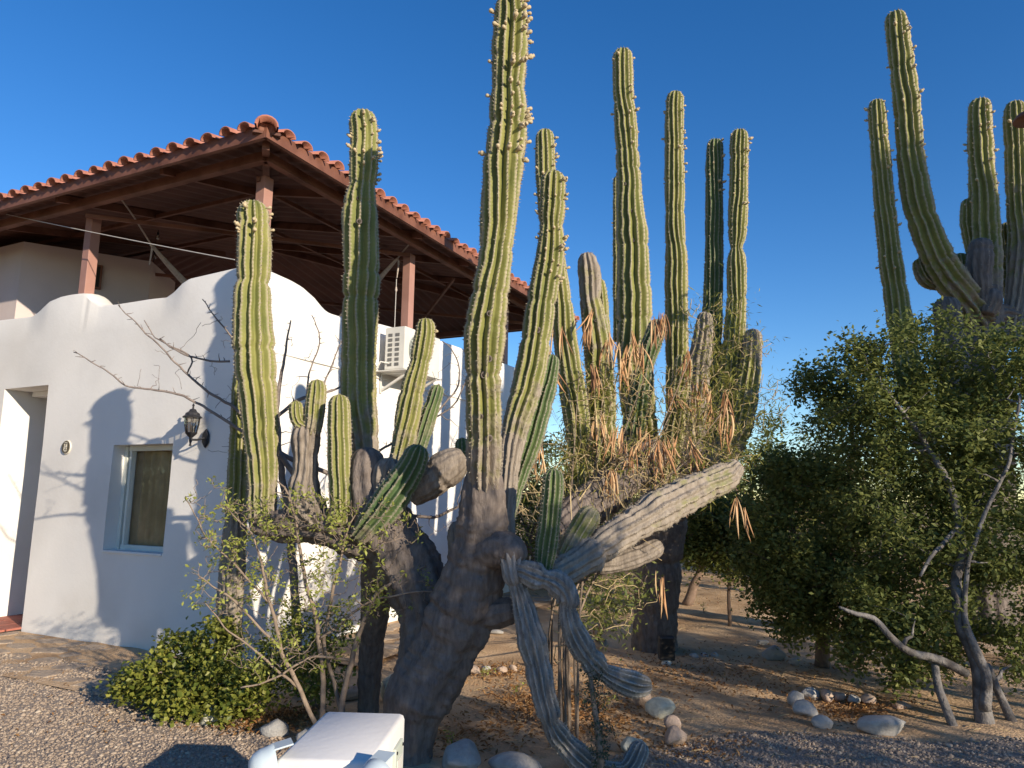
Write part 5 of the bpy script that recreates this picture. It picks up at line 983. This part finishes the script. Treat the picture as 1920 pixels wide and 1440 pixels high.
# fallen leaves
r = np.random.RandomState(55); pts = []
for (u, v, ru, rv, n) in ((920, 1262, 120, 14, 700), (1000, 1320, 90, 40, 900), (1100, 1340, 120, 50, 1300), (1250, 1260, 160, 40, 700), (1450, 1280, 200, 60, 700), (1600, 1330, 90, 24, 700), (540, 1350, 70, 24, 700), (880, 1380, 100, 40, 350), (1290, 1400, 140, 30, 300), (450, 1365, 60, 20, 250), (250, 1340, 220, 60, 160), (1380, 1120, 160, 16, 160)):
    uu = u + r.normal(size=n) * ru * .55; vv = np.maximum(v + r.normal(size=n) * rv * .55, 1090); pts += [G(a, c_) for a, c_ in zip(uu, vv)]
pts = np.array(pts); pts[:, 2] = hgt(pts[:, 0], pts[:, 1]) + r.uniform(.004, .02, len(pts)); V, Fc, rn = leaves(pts, .04, .4, 56, 1.3, None, .35)
tag(build('leaf_litter', V, Fc, M['litter'], None, (0, 6, 0), True, {'rnd': rn}), 'orange brown fallen leaves scattered on the sandy earth', 'leaf litter', kind='stuff')
r = np.random.RandomState(57); n = 900; pts = np.array([G(a, c_) for a, c_ in zip(r.uniform(700, 1920, n), 1110 + 330 * r.rand(n) ** .8)]); w = Wood()
for p in pts[:420]:
    a = r.uniform(0, 6.28); l_ = r.uniform(.03, .16); d = np.array([math.cos(a), math.sin(a), r.uniform(-.05, .15)]) * l_; p = p + Z * (hgt(p[0], p[1]) + .006); w.add([p - d / 2, p + r.normal(size=3) * .006 * [1, 1, .2] + Z * .003, p + d / 2], .0022, 4)
o = build('twig_litter', np.vstack(w.V), w.F, M['dry'], None, (0, 6, 0)); tag(o, 'dry twigs scattered on the sandy earth', 'twigs', kind='stuff')
# small pebbles on bare earth
dirt = gpoly([(700, 1440), (740, 1250), (900, 1180), (1300, 1120), (1420, 1150), (1500, 1260), (1700, 1360), (1300, 1380), (1100, 1440)])

# ------------------------------------------------------------------ meter pedestal with lamps
zt = .62; c1, c2, c3, c4 = G(610, 1328, zt), G(766, 1335, zt), G(688, 1436, zt), G(520, 1424, zt)
fwd_ = ((c1 - c4) + (c2 - c3)) / 2; fl_ = np.linalg.norm(fwd_); fwd_ /= fl_; sd_ = ((c2 - c1) + (c3 - c4)) / 2; sd_ = sd_ - fwd_ * (sd_ @ fwd_); sw_ = np.linalg.norm(sd_); sd_ /= sw_
pc = (c1 + c2 + c3 + c4) / 4; pd = thing('meter_pedestal', np.array([pc[0], pc[1], 0]), 'low white plastered pedestal with an electric cover plate by the trunk', 'pedestal')
b = MB(); b.box(np.array([pc[0], pc[1], zt / 2 - .02]), (sd_, fwd_, Z), (sw_ / 2, fl_ / 2 - .02, zt / 2 + .02), .022); b.build('plaster_block', M['plaster'], pd, smooth=True)
side = np.array([pc[0], pc[1], 0]) + sd_ * (sw_ / 2); yo = fl_ * .20
b = MB(); b.box(side + fwd_ * yo + Z * (zt - .20) + sd_ * .006, (sd_, fwd_, Z), (.008, .075, .125), .005); pla = b.build('cover_plate', M['plate'], pd)
for i in (-1, 1):
    for j in (-1, 1): b = MB(); b.lathe([(.007, 0), (.007, .004), (.002, .005)], side + fwd_ * (yo + .058 * i) + Z * (zt - .20 + .105 * j) + sd_ * .014, sd_, 8); b.build('screw', M['black'], pla)
b = MB(); b.box(side + fwd_ * yo + Z * (zt - .155) + sd_ * .0155, (sd_, fwd_, Z), (.002, .045, .026)); b.build('label_sticker', M['white'], pla)
b = MB()
for (yy, zz, a_, c_) in ((-.02, -.005, .006, .012), (.012, -.002, .006, .010), (-.02, -.04, .005, .016), (.012, -.04, .005, .016), (-.004, -.066, .024, .004)): b.box(side + fwd_ * (yo + yy) + Z * (zt - .205 + zz) + sd_ * .0155, (sd_, fwd_, Z), (.002, a_, c_))
b.build('printed_mark', M['black'], pla)
def spot(c, aim, label):
    c = np.asarray(c); aim = np.asarray(aim, float); aim /= np.linalg.norm(aim); o = thing('garden_spotlight', c, label, 'spotlight')
    b = MB(); b.lathe([(.004, .075), (.030, .070), (.050, .052), (.060, .025), (.062, 0), (.066, -.02), (.062, -.024)], c, -aim, 20); b.build('shell', M['lampshell'], o, smooth=True)
    b = MB(); b.lathe([(.058, -.020), (.05, -.012), (.002, -.008)], c, -aim, 20); b.build('lens', M['bulb'], o)
    b = MB(); n = np.cross(aim, Z); n /= np.linalg.norm(n); b.box(c + aim * .045 + Z * .055, (aim, n, np.cross(n, aim)), (.035, .035, .003)); b.build('visor', M['lampshell'], o)
    b = MB(); b.tube([c - aim * .02, c - Z * .08 - aim * .03, np.array([c[0], c[1], 0])], .012, 8); b.build('stake', M['black'], o)
spot(P(505, 1432, 2.85), (.75, .35, .15), 'pale blue shelled spotlight at the pedestal end facing the shrub')
spot(P(703, 1462, 2.72), (.3, .8, .15), 'pale blue shelled spotlight before the cover plate')
g = G(1250, 1247); o = thing('garden_light', g, 'small black box light on a white foot by the far cardon trunk', 'garden light')
b = MB(); b.box(g + Z * .16, ((1, 0, 0), (0, 1, 0), Z), (.075, .05, .11), .012); b.build('housing', M['black'], o)
b = MB(); b.lathe([(.05, 0), (.05, .03), (.035, .05)], g, n=12); b.build('foot', M['white'], o)
b = MB(); b.box(g + np.array([0, -.052, .165]), ((1, 0, 0), (0, 1, 0), Z), (.058, .003, .088)); b.build('lens', M['dark'], o)
# hanging dish lamp on a post at the right
lp = P(1936, 222, 5.0); o = thing('lamp_post', np.array([lp[0] + .55, lp[1], 0]), 'rusty red dish lamp on an arm reaching in at the right', 'lamp')
b = MB(); b.lathe([(.125, -.012), (.128, 0), (.10, .035), (.05, .06), (.02, .075), (.018, .11)], lp, n=28); b.build('dish', M['steel'], o, smooth=True)
b = MB(); b.tube([lp + Z * .10, lp + Z * .22, lp + np.array([.2, 0, .32]), lp + np.array([.55, 0, .28])], .014, 8); b.build('arm', M['steel'], o)
b = MB(); b.tube([np.array([lp[0] + .55, lp[1], -.1]), lp + np.array([.55, 0, .34])], .03, 10); b.build('pole', M['steel'], o)

# ------------------------------------------------------------------ unseen trees: some shade the lower half, the last three darken the window reflection
def shade_tree(x, y, h0, h1, rx, ry, seed, n, label, nl=26, size=.09):
    base = np.array([x, y, 0.0]); o = thing('shade_tree', base, label, 'tree'); w = Wood(); r = np.random.RandomState(seed); top = np.array([x, y, h0 + .4])
    S, xx = smooth_path([base, base + [.08, .05, h0 * .5], top, [x, y, (h0 + h1) / 2]], .2); w.add(S, np.linspace(.14, .05, len(S)), 8)
    tips = ell((x, y, (h0 + h1) / 2), rx, ry, (h1 - h0) / 2, n, r); w.grow(tips, .04, .008, seed, 5); w.build('trunk', M['bark_brown'], o)
    V, Fc, rn = leaves(around(tips, nl, .14, seed + 1), size, .5, seed + 2); foliage('crown', V, Fc, rn, 'leaf_tree', o)
shade_tree(12.0, -.56, 5.2, 8.8, 1.1, 1.1, 801, 360, 'tall high crowned tree right of the viewpoint shading the far cardon', 80, .19)
shade_tree(8.6, 1.2, .3, 4.1, 1.7, 1.8, 802, 110, 'bushy tree right of the viewpoint shading the clearing', 34, .11)
shade_tree(5.5, -1.3, .5, 4.1, .85, .85, 803, 240, 'small dense tree behind the viewpoint shading the cactus trunk', 60, .10)
shade_tree(2.3, -1.9, .4, 2.7, 1.3, 1.0, 804, 46, 'low open tree behind the viewpoint over the gravel', 16, .09)
shade_tree(6.9, -.2, .3, 2.9, 1.1, 1.1, 805, 170, 'rounded tree behind the viewpoint shading the gravel strip', 34, .10)
shade_tree(-11.5, 5.0, .2, 5.5, 2.4, 2.2, 806, 420, 'broad unseen tree added beyond the doorway to darken the window reflection', 55, .14)  # out of view; these three are added to block bright horizon in the pane
shade_tree(-15.5, 1.5, .2, 5.5, 3.0, 2.6, 807, 420, 'rounded unseen tree added across the yard to darken the window reflection', 55, .14)
shade_tree(-16, 8.0, .2, 5.5, 2.6, 2.6, 808, 300, 'dense unseen tree added past the window wall to darken its reflection', 55, .14)
